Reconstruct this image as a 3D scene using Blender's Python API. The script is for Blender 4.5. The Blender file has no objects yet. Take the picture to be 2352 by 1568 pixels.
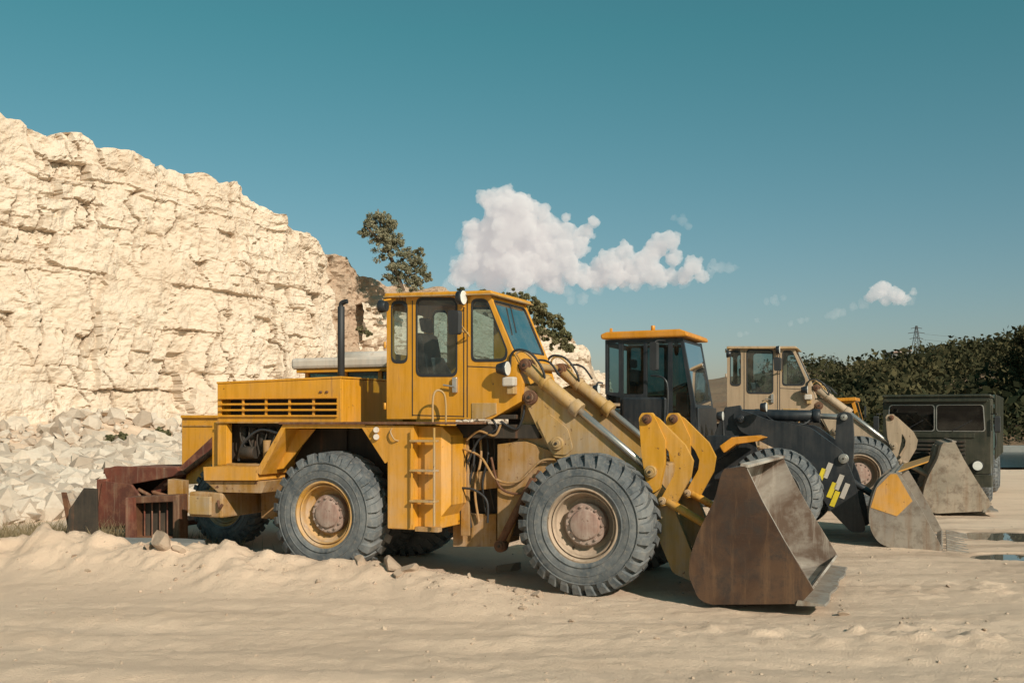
import bpy, bmesh, math, random
import numpy as np
from mathutils import Vector, Matrix
from mathutils.geometry import tessellate_polygon
random.seed(7); R=np.random.RandomState(11)
H=2.15; F=2287.0; HV=955.0
scene=bpy.context.scene; COL=scene.collection

# ------------------------------------------------------------ noise helpers
TB=R.rand(256,256)
def vn(x,y):
    x=np.asarray(x,float); y=np.asarray(y,float)
    xi=np.floor(x).astype(int); yi=np.floor(y).astype(int)
    fx=x-xi; fy=y-yi; fx=fx*fx*(3-2*fx); fy=fy*fy*(3-2*fy)
    a=TB[xi&255,yi&255]; b=TB[(xi+1)&255,yi&255]; c=TB[xi&255,(yi+1)&255]; d=TB[(xi+1)&255,(yi+1)&255]
    return (a*(1-fx)+b*fx)*(1-fy)+(c*(1-fx)+d*fx)*fy
def fbm(x,y,o=4):
    s=0;a=.5;x=np.asarray(x,float);y=np.asarray(y,float)
    for i in range(o):
        s=s+a*(vn(x+17.3*i,y+9.1*i)*2-1); x=x*2.03; y=y*2.03; a*=.5
    return s
def sstep(a,b,x):
    t=np.clip((x-a)/(b-a),0,1); return t*t*(3-2*t)

# ------------------------------------------------------------ materials
def newmat(name):
    m=bpy.data.materials.new(name); m.use_nodes=True
    nt=m.node_tree; b=nt.nodes['Principled BSDF']; return m,nt,b
def nd(nt,t,**k):
    n=nt.nodes.new(t)
    for a,v in k.items(): setattr(n,a,v)
    return n
def noise(nt,vec,scale,detail=8,rough=.6,dist=0):
    n=nd(nt,'ShaderNodeTexNoise'); n.inputs['Scale'].default_value=scale
    n.inputs['Detail'].default_value=detail; n.inputs['Roughness'].default_value=rough
    n.inputs['Distortion'].default_value=dist
    if vec: nt.links.new(vec,n.inputs['Vector'])
    return n.outputs['Fac']
def mrange(nt,fac,a,b,c=0,d=1):
    n=nd(nt,'ShaderNodeMapRange'); n.inputs[1].default_value=a;n.inputs[2].default_value=b
    n.inputs[3].default_value=c;n.inputs[4].default_value=d; nt.links.new(fac,n.inputs[0]); return n.outputs[0]
def mul(nt,a,b,op='MULTIPLY',clamp=True):
    n=nd(nt,'ShaderNodeMath',operation=op,use_clamp=clamp)
    for i,v in enumerate((a,b)):
        if isinstance(v,(int,float)): n.inputs[i].default_value=v
        else: nt.links.new(v,n.inputs[i])
    return n.outputs[0]
def mixc(nt,fac,a,b,bt='MIX'):
    n=nd(nt,'ShaderNodeMixRGB',blend_type=bt)
    for i,v in enumerate((fac,a,b)):
        if isinstance(v,(int,float)): n.inputs[i].default_value=v
        elif isinstance(v,tuple): n.inputs[i].default_value=(*v,1)
        else: nt.links.new(v,n.inputs[i])
    return n.outputs[0]
def mapping(nt,vec,sc):
    n=nd(nt,'ShaderNodeMapping'); n.inputs['Scale'].default_value=sc; nt.links.new(vec,n.inputs['Vector']); return n.outputs[0]
def bump(nt,b,h,st,dist):
    n=nd(nt,'ShaderNodeBump'); n.inputs['Strength'].default_value=st; n.inputs['Distance'].default_value=dist
    nt.links.new(h,n.inputs['Height']); nt.links.new(n.outputs[0],b.inputs['Normal'])
def mat_paint(name,col,dust=.35,rust=.2,rough=.45,dustcol=(.42,.32,.235),rustcol=(.10,.04,.018),low=.6,metal=0,bmp=.003):
    m,nt,b=newmat(name)
    tc=nd(nt,'ShaderNodeTexCoord'); v=tc.outputs['Object']
    n1=noise(nt,v,1.9,10,.68); n2=noise(nt,mapping(nt,v,(11,11,.9)),1.0,7,.65); n3=noise(nt,v,9,10,.72,.2); n4=noise(nt,v,.9,4,.5)
    c0=mixc(nt,mrange(nt,n4,.3,.7),tuple(x*.84 for x in col),tuple(min(1,x*1.08) for x in col))
    sp=nd(nt,'ShaderNodeSeparateXYZ'); nt.links.new(v,sp.inputs[0])
    lowf=mrange(nt,sp.outputs[2],.2,2.3,low,0)
    d=mul(nt,mrange(nt,n1,.42,.75),dust); d=mul(nt,d,mul(nt,mrange(nt,n2,.42,.75),dust*.6),'ADD')
    d=mul(nt,d,mul(nt,lowf,mrange(nt,n1,.34,.66)),'ADD')
    c1=mixc(nt,d,c0,dustcol)
    c1=mixc(nt,mul(nt,mrange(nt,n2,.54,.30),.42),c1,tuple(x*.42 for x in col))
    if rust>0:
        st=mul(nt,mrange(nt,n2,.58,.74),mul(nt,mrange(nt,n1,.40,.60),min(1,rust*2.4))); c1=mixc(nt,st,c1,tuple(x*1.9 for x in rustcol))
        thr=.685-.13*rust
        c1=mixc(nt,mul(nt,mrange(nt,n3,thr,thr+.05),min(1,.4+rust*2)),c1,rustcol)
    nt.links.new(c1,b.inputs['Base Color'])
    nt.links.new(mrange(nt,d,0,.7,rough,.9),b.inputs['Roughness']); b.inputs['Metallic'].default_value=metal
    bump(nt,b,n3,.5,bmp); return m
def mat_worn(name,ca,cb,cc,cd,rough=.5,metal=.3,sc=1.0):
    """bare steel worn by digging: broad tone patches, runs, scratches"""
    m,nt,b=newmat(name); tc=nd(nt,'ShaderNodeTexCoord'); v=tc.outputs['Object']
    n0=noise(nt,v,.9*sc,6,.6,.4); n1=noise(nt,v,3.2*sc,11,.72,.2); n2=noise(nt,mapping(nt,v,(7,7,.6)),1.2,8,.68); n3=noise(nt,mapping(nt,v,(1.2,1.2,22)),1.5,6,.7)
    c=mixc(nt,mrange(nt,n0,.40,.58),ca,cb); c=mixc(nt,mrange(nt,n1,.48,.66,0,.85),c,cc); c=mixc(nt,mrange(nt,n2,.52,.70,0,.8),c,cd); c=mixc(nt,mrange(nt,n3,.58,.72,0,.4),c,cb)
    nt.links.new(c,b.inputs['Base Color']); nt.links.new(mrange(nt,n1,.35,.7,rough-.12,rough+.25),b.inputs['Roughness']); b.inputs['Metallic'].default_value=metal
    bump(nt,b,n1,.6,.006); return m
def mat_plain(name,col,rough=.6,metal=0,var=.25,scale=3,bmp=.004):
    m,nt,b=newmat(name); tc=nd(nt,'ShaderNodeTexCoord'); n=noise(nt,tc.outputs['Object'],scale,8,.6)
    c=mixc(nt,mrange(nt,n,.3,.7),tuple(x*(1-var) for x in col),tuple(min(1,x*(1+var)) for x in col))
    nt.links.new(c,b.inputs['Base Color']); b.inputs['Roughness'].default_value=rough; b.inputs['Metallic'].default_value=metal
    bump(nt,b,n,.4,bmp); return m
def mat_glass(name,tint=(.50,.62,.63),dirt=.10):
    m=bpy.data.materials.new(name); m.use_nodes=True; nt=m.node_tree; nt.nodes.clear()
    o=nd(nt,'ShaderNodeOutputMaterial'); t=nd(nt,'ShaderNodeBsdfTransparent'); t.inputs[0].default_value=(*tint,1)
    g=nd(nt,'ShaderNodeBsdfGlossy'); g.inputs['Roughness'].default_value=.03
    fr=nd(nt,'ShaderNodeFresnel'); fr.inputs[0].default_value=1.6
    mx=nd(nt,'ShaderNodeMixShader'); nt.links.new(fr.outputs[0],mx.inputs[0]); nt.links.new(t.outputs[0],mx.inputs[1]); nt.links.new(g.outputs[0],mx.inputs[2])
    d=nd(nt,'ShaderNodeBsdfDiffuse'); d.inputs[0].default_value=(.4,.36,.3,1)
    tc=nd(nt,'ShaderNodeTexCoord'); n=noise(nt,tc.outputs['Object'],3,8,.65)
    f=mrange(nt,n,.40,.75,dirt*.1,dirt*1.6)
    m2=nd(nt,'ShaderNodeMixShader'); nt.links.new(f,m2.inputs[0]); nt.links.new(mx.outputs[0],m2.inputs[1]); nt.links.new(d.outputs[0],m2.inputs[2])
    nt.links.new(m2.outputs[0],o.inputs[0]); return m

YEL=mat_paint('yellow_paint',(.64,.285,.008),.18,.38,.38,low=.48)
YDK=mat_paint('grimy_yellow_paint',(.34,.16,.012),.45,.6,.6,low=.5)
ARM=mat_paint('dusty_yellow_paint',(.44,.26,.07),.75,.55,.6,dustcol=(.35,.28,.215),low=.4)
LINKY=mat_paint('linkage_yellow_paint',(.62,.29,.01),.24,.5,.45,low=.3)
TAN=mat_paint('tan_paint',(.42,.30,.19),.25,.3,.5,low=.4)
TANA=mat_paint('dusty_tan_paint',(.36,.27,.18),.6,.4,.6,low=.4)
RUST=mat_worn('rusty_steel',(.11,.045,.022),(.17,.075,.035),(.07,.032,.02),(.24,.16,.10),.75,.05,2)
REDR=mat_worn('red_rusty_steel',(.17,.045,.025),(.10,.032,.02),(.23,.10,.055),(.27,.18,.12),.8,.0,1.5)
BKT=mat_worn('worn_bucket_steel',(.062,.034,.022),(.115,.064,.038),(.042,.031,.025),(.19,.105,.055),.45,.3,1.5)
BKI=mat_worn('bucket_inner_steel',(.42,.38,.33),(.13,.085,.06),(.28,.24,.20),(.46,.41,.35),.65,.0,1.3)
GRYB=mat_worn('grey_bucket_steel',(.24,.21,.18),(.31,.27,.225),(.15,.115,.085),(.20,.12,.07),.5,.15,1.6)
TANB=mat_worn('dusty_tan_bucket_steel',(.25,.21,.16),(.34,.28,.215),(.14,.10,.07),(.20,.115,.06),.6,.05,1.8)
BLK=mat_paint('black_paint',(.016,.021,.027),.12,.0,.35,dustcol=(.2,.17,.14),low=.2)
DRK=mat_paint('greasy_dark_metal',(.022,.018,.014),.22,.3,.7,dustcol=(.12,.085,.055),low=.25)
RUB=mat_plain('black_rubber',(.02,.021,.023),.6)
CHR=mat_plain('hydraulic_chrome',(.50,.47,.43),.3,.75,.2)
WHT=mat_paint('white_paint',(.58,.53,.47),.5,.3,.5)
ORG=mat_paint('orange_paint',(.66,.26,.012),.14,.05,.35,low=.2)
HUB=mat_paint('red_primer_hub',(.27,.155,.12),.7,.5,.7,dustcol=(.40,.32,.27))
RIMY=mat_paint('yellow_rim',(.55,.27,.02),.35,.4,.6)
RIMT=mat_paint('dusty_rim',(.33,.25,.18),.6,.5,.7)
GLS=mat_glass('cab_glass'); GLD=mat_glass('tinted_cab_glass',(.16,.28,.30),.03)
LMP=mat_plain('lamp_lens',(.7,.7,.66),.15)
OLV=mat_paint('dark_olive_paint',(.024,.027,.016),.16,.15,.42,dustcol=(.15,.12,.085),low=.3)
TARP=mat_plain('green_tarpaulin',(.05,.085,.08),.8)
STRY=mat_plain('yellow_stripe',(.65,.5,.03),.5)
def mat_tire():
    m,nt,b=newmat('tyre_rubber'); tc=nd(nt,'ShaderNodeTexCoord'); v=tc.outputs['Object']
    n=noise(nt,v,2.2,10,.72,.3); n2=noise(nt,v,16,7,.65)
    c=mixc(nt,mrange(nt,n,.34,.66,0,.95),(.034,.047,.058),(.18,.185,.185)); c=mixc(nt,mrange(nt,n2,.50,.72,0,.6),c,(.25,.225,.195))
    nt.links.new(c,b.inputs['Base Color']); b.inputs['Roughness'].default_value=.75; bump(nt,b,n2,.6,.008); return m
TIR=mat_tire()

def mat_rock(name,c1,c2,c3,sc=1.0,bd=.12,soft=1.0,island=False):
    m,nt,b=newmat(name); tc=nd(nt,'ShaderNodeTexCoord'); v=tc.outputs['Object']
    n1=noise(nt,mapping(nt,v,(1,1,1.6)),.28*sc,8,.62); n2=noise(nt,mapping(nt,v,(1,1,2.0)),1.6*sc,10,.7); n3=noise(nt,v,7*sc,9,.72)
    c=mixc(nt,mrange(nt,n1,.35,.65),c1,c2); c=mixc(nt,mrange(nt,n2,.5,.72,0,.6),c,c3); c=mixc(nt,mrange(nt,n3,.55,.8,0,.4),c,tuple(x*.6 for x in c3))
    if island:
        g=nd(nt,'ShaderNodeNewGeometry'); c=mixc(nt,mrange(nt,g.outputs['Random Per Island'],.35,1,0,.75),c,tuple(x*.85 for x in c3))
    nt.links.new(c,b.inputs['Base Color']); b.inputs['Roughness'].default_value=.95
    h=mul(nt,n2,mul(nt,n3,.5),'ADD',False)
    bump(nt,b,h,.8*soft,bd); return m
CLF=mat_rock('limestone',(.60,.485,.375),(.67,.565,.455),(.46,.335,.235),1,.10)
DIRT=mat_rock('earth_slope',(.40,.285,.20),(.50,.375,.275),(.27,.18,.12),1.3)
ROCK=mat_rock('white_rubble_rock',(.53,.445,.36),(.61,.525,.435),(.36,.27,.20),2,.03,1,True)
PEB=mat_rock('sand_rock',(.44,.33,.24),(.53,.41,.31),(.32,.23,.165),3,.02,1,True)
CONC=mat_rock('concrete',(.16,.17,.165),(.21,.21,.20),(.12,.12,.11),3,.02)

def mat_sand():
    m,nt,b=newmat('sandy_ground'); tc=nd(nt,'ShaderNodeTexCoord'); v=tc.outputs['Object']
    n0=noise(nt,v,.12,5,.55); n1=noise(nt,mapping(nt,v,(.35,1.8,1)),.7,9,.65); n2=noise(nt,v,6,11,.75); n3=noise(nt,v,48,7,.75)
    c=mixc(nt,mrange(nt,n0,.35,.65),(.68,.50,.365),(.76,.58,.435)); c=mixc(nt,mrange(nt,n1,.50,.70,0,.5),c,(.53,.375,.26))
    c=mixc(nt,mrange(nt,n2,.56,.72,0,.5),c,(.43,.30,.205)); c=mixc(nt,mrange(nt,n3,.56,.72,0,.4),c,(.82,.68,.54)); c=mixc(nt,mrange(nt,n3,.40,.27,0,.6),c,(.28,.19,.13))
    sp=nd(nt,'ShaderNodeSeparateXYZ'); nt.links.new(v,sp.inputs[0])
    wet=mul(nt,mul(nt,mrange(nt,sp.outputs[0],1.5,6.5),mul(nt,mrange(nt,sp.outputs[1],9.2,11),mrange(nt,sp.outputs[1],24,19))),mrange(nt,n1,.44,.60,.0,.6)); c=mixc(nt,wet,c,(.34,.235,.165))
    nt.links.new(c,b.inputs['Base Color']); b.inputs['Roughness'].default_value=.95
    h=mul(nt,mul(nt,n2,.6),mul(nt,n3,.5),'ADD',False); h=mul(nt,h,mul(nt,n1,.5),'ADD',False)
    bump(nt,b,h,.9,.045); return m
SAND=mat_sand()
def mat_water(name,col,r=.06,bp=.08):
    m,nt,b=newmat(name); b.inputs['Base Color'].default_value=(*col,1); b.inputs['Roughness'].default_value=r
    if bp: tc=nd(nt,'ShaderNodeTexCoord'); n=noise(nt,tc.outputs['Object'],3,4,.5); bump(nt,b,n,bp,.02)
    return m
WAT=mat_water('water_surface',(.02,.04,.05),.2); PUD=mat_water('puddle_water',(.12,.11,.09),.01,0)
def mat_leaf(name,c1,c2,sc=1.5,tr=.25):
    m=bpy.data.materials.new(name); m.use_nodes=True; nt=m.node_tree; nt.nodes.clear()
    o=nd(nt,'ShaderNodeOutputMaterial'); tc=nd(nt,'ShaderNodeTexCoord'); n=noise(nt,tc.outputs['Object'],sc,5,.6)
    g=nd(nt,'ShaderNodeNewGeometry')
    f=mul(nt,mrange(nt,n,.38,.62,0,.6),mul(nt,g.outputs['Random Per Island'],.4),'ADD')
    c=mixc(nt,f,c1,c2)
    d=nd(nt,'ShaderNodeBsdfDiffuse'); t=nd(nt,'ShaderNodeBsdfTranslucent'); nt.links.new(c,d.inputs[0]); nt.links.new(c,t.inputs[0])
    mx=nd(nt,'ShaderNodeMixShader'); mx.inputs[0].default_value=tr
    nt.links.new(d.outputs[0],mx.inputs[1]); nt.links.new(t.outputs[0],mx.inputs[2]); nt.links.new(mx.outputs[0],o.inputs[0]); return m
LEAF=mat_leaf('olive_leaves',(.17,.17,.105),(.38,.35,.24),1.2,.3)
BUSHL=mat_leaf('bush_leaves',(.12,.125,.06),(.28,.25,.145),.8,.3)
FOR=mat_leaf('forest_leaves',(.014,.023,.014),(.105,.09,.045),.14,.15)  # coarse noise paints lit olive and shaded dark clumps into the leaf colour
DRY=mat_leaf('dry_grass_blades',(.20,.16,.09),(.36,.28,.17),2)
BARK=mat_plain('bark',(.14,.10,.07),.9)

# ------------------------------------------------------------ mesh helpers
def mkobj(name,verts,faces,mat,par=None,smooth=False,mats=None):
    me=bpy.data.meshes.new(name); me.from_pydata([tuple(v) for v in verts] if not isinstance(verts,np.ndarray) else verts.tolist(),[],faces if not isinstance(faces,np.ndarray) else faces.tolist())
    if mat: me.materials.append(mat)
    if smooth: me.polygons.foreach_set('use_smooth',[True]*len(me.polygons))
    me.update()
    o=bpy.data.objects.new(name,me); COL.objects.link(o)
    if par: o.parent=par
    return o
def npmesh(name,V,Fq,mat,smooth=False,par=None):
    me=bpy.data.meshes.new(name); V=np.asarray(V,np.float32); Fq=np.asarray(Fq,np.int32); k=Fq.shape[1]; n=len(Fq)
    me.vertices.add(len(V)); me.vertices.foreach_set('co',V.ravel())
    me.loops.add(n*k); me.loops.foreach_set('vertex_index',Fq.ravel())
    me.polygons.add(n); me.polygons.foreach_set('loop_start',np.arange(n,dtype=np.int32)*k)
    me.polygons.foreach_set('use_smooth',np.full(n,smooth))
    me.update(calc_edges=True); me.materials.append(mat)
    o=bpy.data.objects.new(name,me); COL.objects.link(o)
    if par: o.parent=par
    return o
def grid_faces(nx,ny):
    i=np.arange(nx-1)[:,None]*ny+np.arange(ny-1)[None,:]; i=i.ravel()
    return np.stack([i,i+ny,i+ny+1,i+1],1)
def bev(o,w,seg=2):
    if w>0:
        m=o.modifiers.new('bevel','BEVEL'); m.width=w; m.segments=seg; m.limit_method='ANGLE'; m.angle_limit=math.radians(35)
def fixn(o):
    b=bmesh.new(); b.from_mesh(o.data); bmesh.ops.recalc_face_normals(b,faces=b.faces); b.to_mesh(o.data); b.free()
def empty(name,loc=(0,0,0),rz=0):
    e=bpy.data.objects.new(name,None); COL.objects.link(e); e.location=loc; e.rotation_euler=(0,0,rz); e.empty_display_size=.3; return e
def rnd(p,r,n=5):
    out=[];N=len(p)
    for i in range(N):
        a=Vector(p[i-1]);b=Vector(p[i]);c=Vector(p[(i+1)%N])
        r1=min(r,(a-b).length*.45); r2=min(r,(c-b).length*.45)
        s=b+(a-b).normalized()*r1; e=b+(c-b).normalized()*r2
        for k in range(n+1):
            t=k/n; out.append(s*(1-t)**2+b*2*t*(1-t)+e*t*t)
    return out
def scl(p,d):
    c=sum((Vector(q) for q in p),Vector((0,0,0)))/len(p); out=[]
    for q in p:
        v=Vector(q)-c; L=v.length; out.append(c+v*((L-d)/L))
    return out
def plate(name,par,mat,outer,off,holes=(),b=.006):
    loops=[[Vector(p) for p in outer]]+[[Vector(p) for p in h] for h in holes]
    tris=tessellate_polygon(loops); off=Vector(off)
    V=[p for l in loops for p in l]; n=len(V); VV=V+[p+off for p in V]
    Fc=[tuple(t) for t in tris]+[tuple(i+n for i in reversed(t)) for t in tris]
    k=0
    for l in loops:
        m=len(l)
        for i in range(m):
            a=k+i;c=k+(i+1)%m; Fc.append((a,c,c+n,a+n))
        k+=m
    o=mkobj(name,VV,Fc,mat,par); fixn(o); bev(o,b); return o
def box(name,par,mat,x0,x1,y0,y1,z0,z1,b=.012):
    return plate(name,par,mat,[(x0,y0,z0),(x1,y0,z0),(x1,y0,z1),(x0,y0,z1)],(0,y1-y0,0),b=b)
def cyl(name,par,mat,p0,p1,r,r2=None,seg=28,b=.004):
    p0=Vector(p0);p1=Vector(p1); r2=r if r2 is None else r2; d=(p1-p0).normalized()
    u=d.orthogonal().normalized(); w=d.cross(u); V=[];
    for p,rr in((p0,r),(p1,r2)):
        for i in range(seg):
            a=2*math.pi*i/seg; V.append(p+(u*math.cos(a)+w*math.sin(a))*rr)
    Fc=[(i,(i+1)%seg,seg+(i+1)%seg,seg+i) for i in range(seg)]+[tuple(range(seg))[::-1],tuple(range(seg,2*seg))]
    o=mkobj(name,V,Fc,mat,par); 
    for f in o.data.polygons:
        if len(f.vertices)==4: f.use_smooth=True
    bev(o,b,1); return o
def tube(name,par,mat,pts,r,smooth=True,cyc=False):
    P=[Vector(p) for p in pts]; Q=[]
    if smooth and len(P)>2:
        for i in range(len(P)-1):
            a=P[max(i-1,0)];b=P[i];c=P[i+1];d=P[min(i+2,len(P)-1)]
            for k in range(8):
                t=k/8; Q.append(.5*((2*b)+(c-a)*t+(2*a-5*b+4*c-d)*t*t+(3*b-a-3*c+d)*t**3))
        Q.append(P[-1])
    else: Q=P
    cu=bpy.data.curves.new(name,'CURVE'); cu.dimensions='3D'; cu.bevel_depth=r; cu.bevel_resolution=3; cu.use_fill_caps=True
    s=cu.splines.new('POLY'); s.points.add(len(Q)-1)
    for i,q in enumerate(Q): s.points[i].co=(*q,1)
    s.use_cyclic_u=cyc; cu.materials.append(mat)
    o=bpy.data.objects.new(name,cu); COL.objects.link(o); o.parent=par; return o
def lathe(name,par,mat,prof,c,seg=96,smooth=True):
    V=[];n=len(prof)
    for i in range(seg):
        a=2*math.pi*i/seg
        for r,y in prof: V.append((c[0]+r*math.cos(a),c[1]+y,c[2]+r*math.sin(a)))
    Fc=[]
    for i in range(seg):
        j=(i+1)%seg
        for k in range(n-1): Fc.append((i*n+k,i*n+k+1,j*n+k+1,j*n+k))
    o=mkobj(name,V,Fc,mat,par,smooth); fixn(o)
    if smooth:
        m=o.modifiers.new('edges','EDGE_SPLIT'); m.split_angle=math.radians(38)
    return o
def wheel(name,par,c,Rr=.85,W=.58,rim=None,hub=None,side=1,nl=30,lug=.05,rf=.435/.85,spin=0):
    rim=rim or RIMY; hub=hub or HUB
    e=bpy.data.objects.new(name,None); COL.objects.link(e); e.parent=par; e.location=c
    e.rotation_euler=(0,spin,math.pi if side<0 else 0)
    rr=Rr*rf; q=Rr/.85; z=(0,0,0)
    pr=[(rr,.05),(rr+.02,.025),(rr+.06,.012),(.56*q,0),(.66*q,.004),(.73*q,.03),(.775*q,.07),(.80*q,.12),(.805*q,W/2),(.80*q,W-.12),(.775*q,W-.07),(.73*q,W-.03),(.6*q,W),(rr,W-.05)]
    lathe('tyre',e,TIR,pr,z)
    for rb in (.50,.60,.70): lathe('sidewall_bead',e,TIR,[(rb*q-.008,.006),(rb*q-.004,-.006),(rb*q+.004,-.006),(rb*q+.008,.008)],z)
    V=[];Fc=[]
    def lugs(flip,ph):
        for k in range(nl):
            a0=2*math.pi*(k+ph)/nl+random.uniform(-.01,.01); w=2*math.pi/nl*.30; wear=random.uniform(-.010,.004)
            st=[(-.002,.685,.70,0,.8),(.010,.70,.755,.0,.9),(.05,.745,.80+lug*.8+wear,.02,1),(.12,.79,.80+lug+wear,.05,1),(W/2-.01,.795,.80+lug*1.02,.13,.85)]
            b0=len(V)
            for (y,ri,ro,da,ww) in st:
                yy=W-y if flip else y; dd=da
                for (s,rad) in((-1,ri),(-1,ro),(1,ro),(1,ri)):
                    a=a0+dd+s*w*ww; jr=rad*q
                    V.append((jr*math.cos(a),yy,jr*math.sin(a)))
            for s in range(4):
                for t in range(4):
                    Fc.append((b0+s*4+t,b0+s*4+(t+1)%4,b0+s*4+4+(t+1)%4,b0+s*4+4+t))
            Fc.append((b0,b0+1,b0+2,b0+3)); Fc.append((b0+16,b0+17,b0+18,b0+19))
    lugs(False,0); lugs(True,.5)
    o=mkobj('tread_lugs',V,Fc,TIR,e); fixn(o); bev(o,.008,2)
    lathe('rim',e,rim,[(rr+.015,.055),(rr+.018,.03),(rr-.005,.022),(rr-.02,.04),(rr-.03,.11),(rr-.06,.19),(rr-.09,.22),(rr-.12,.265),(.20*q,.28)],z)
    lathe('rim_ring',e,rim,[(rr-.035,.075),(rr-.045,.06),(rr-.06,.075),(rr-.06,.16)],z)
    lathe('hub',e,hub,[(.26*q,.29),(.26*q,.16),(.245*q,.145),(.19*q,.14),(.175*q,.105),(.13*q,.09),(.03,.085),(.0,.085)],z,48)
    V=[];Fc=[]
    for k in range(14):
        a=2*math.pi*k/14; cx=.22*q*math.cos(a); cz=.22*q*math.sin(a); b0=len(V)
        for yy in(.148,.118):
            for i in range(6):
                t=2*math.pi*i/6; V.append((cx+.016*math.cos(t),yy,cz+.016*math.sin(t)))
        for i in range(6): Fc.append((b0+i,b0+(i+1)%6,b0+6+(i+1)%6,b0+6+i))
        Fc.append(tuple(b0+6+i for i in range(6)))
    fixn(mkobj('wheel_nuts',V,Fc,hub,e))
    cyl('axle',e,DRK,(0,.25,0),(0,W+.3,0),.13)
    return e
def frame(ox,oy,th):
    C=math.cos(th);S=math.sin(th)
    def L(u,v,c=0.):
        a=(u-1176)/F; x=(a*(oy+C*c)-ox-S*c)/(C+S*a); py=oy-S*x+C*c
        return Vector((x,c,H+(HV-v)/F*py))
    return L
def hubpin(name,par,mat,p,r,w=.12):
    cyl(name,par,mat,p,p+Vector((0,w,0)),r,b=.008)
    cyl(name+'_cap',par,mat,p-Vector((0,.02,0)),p,r*.62,b=.005)
    cyl(name+'_bolt',par,DRK,p-Vector((0,.035,0)),p-Vector((0,.02,0)),r*.25,seg=6)

TH=math.radians(23.3)
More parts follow.
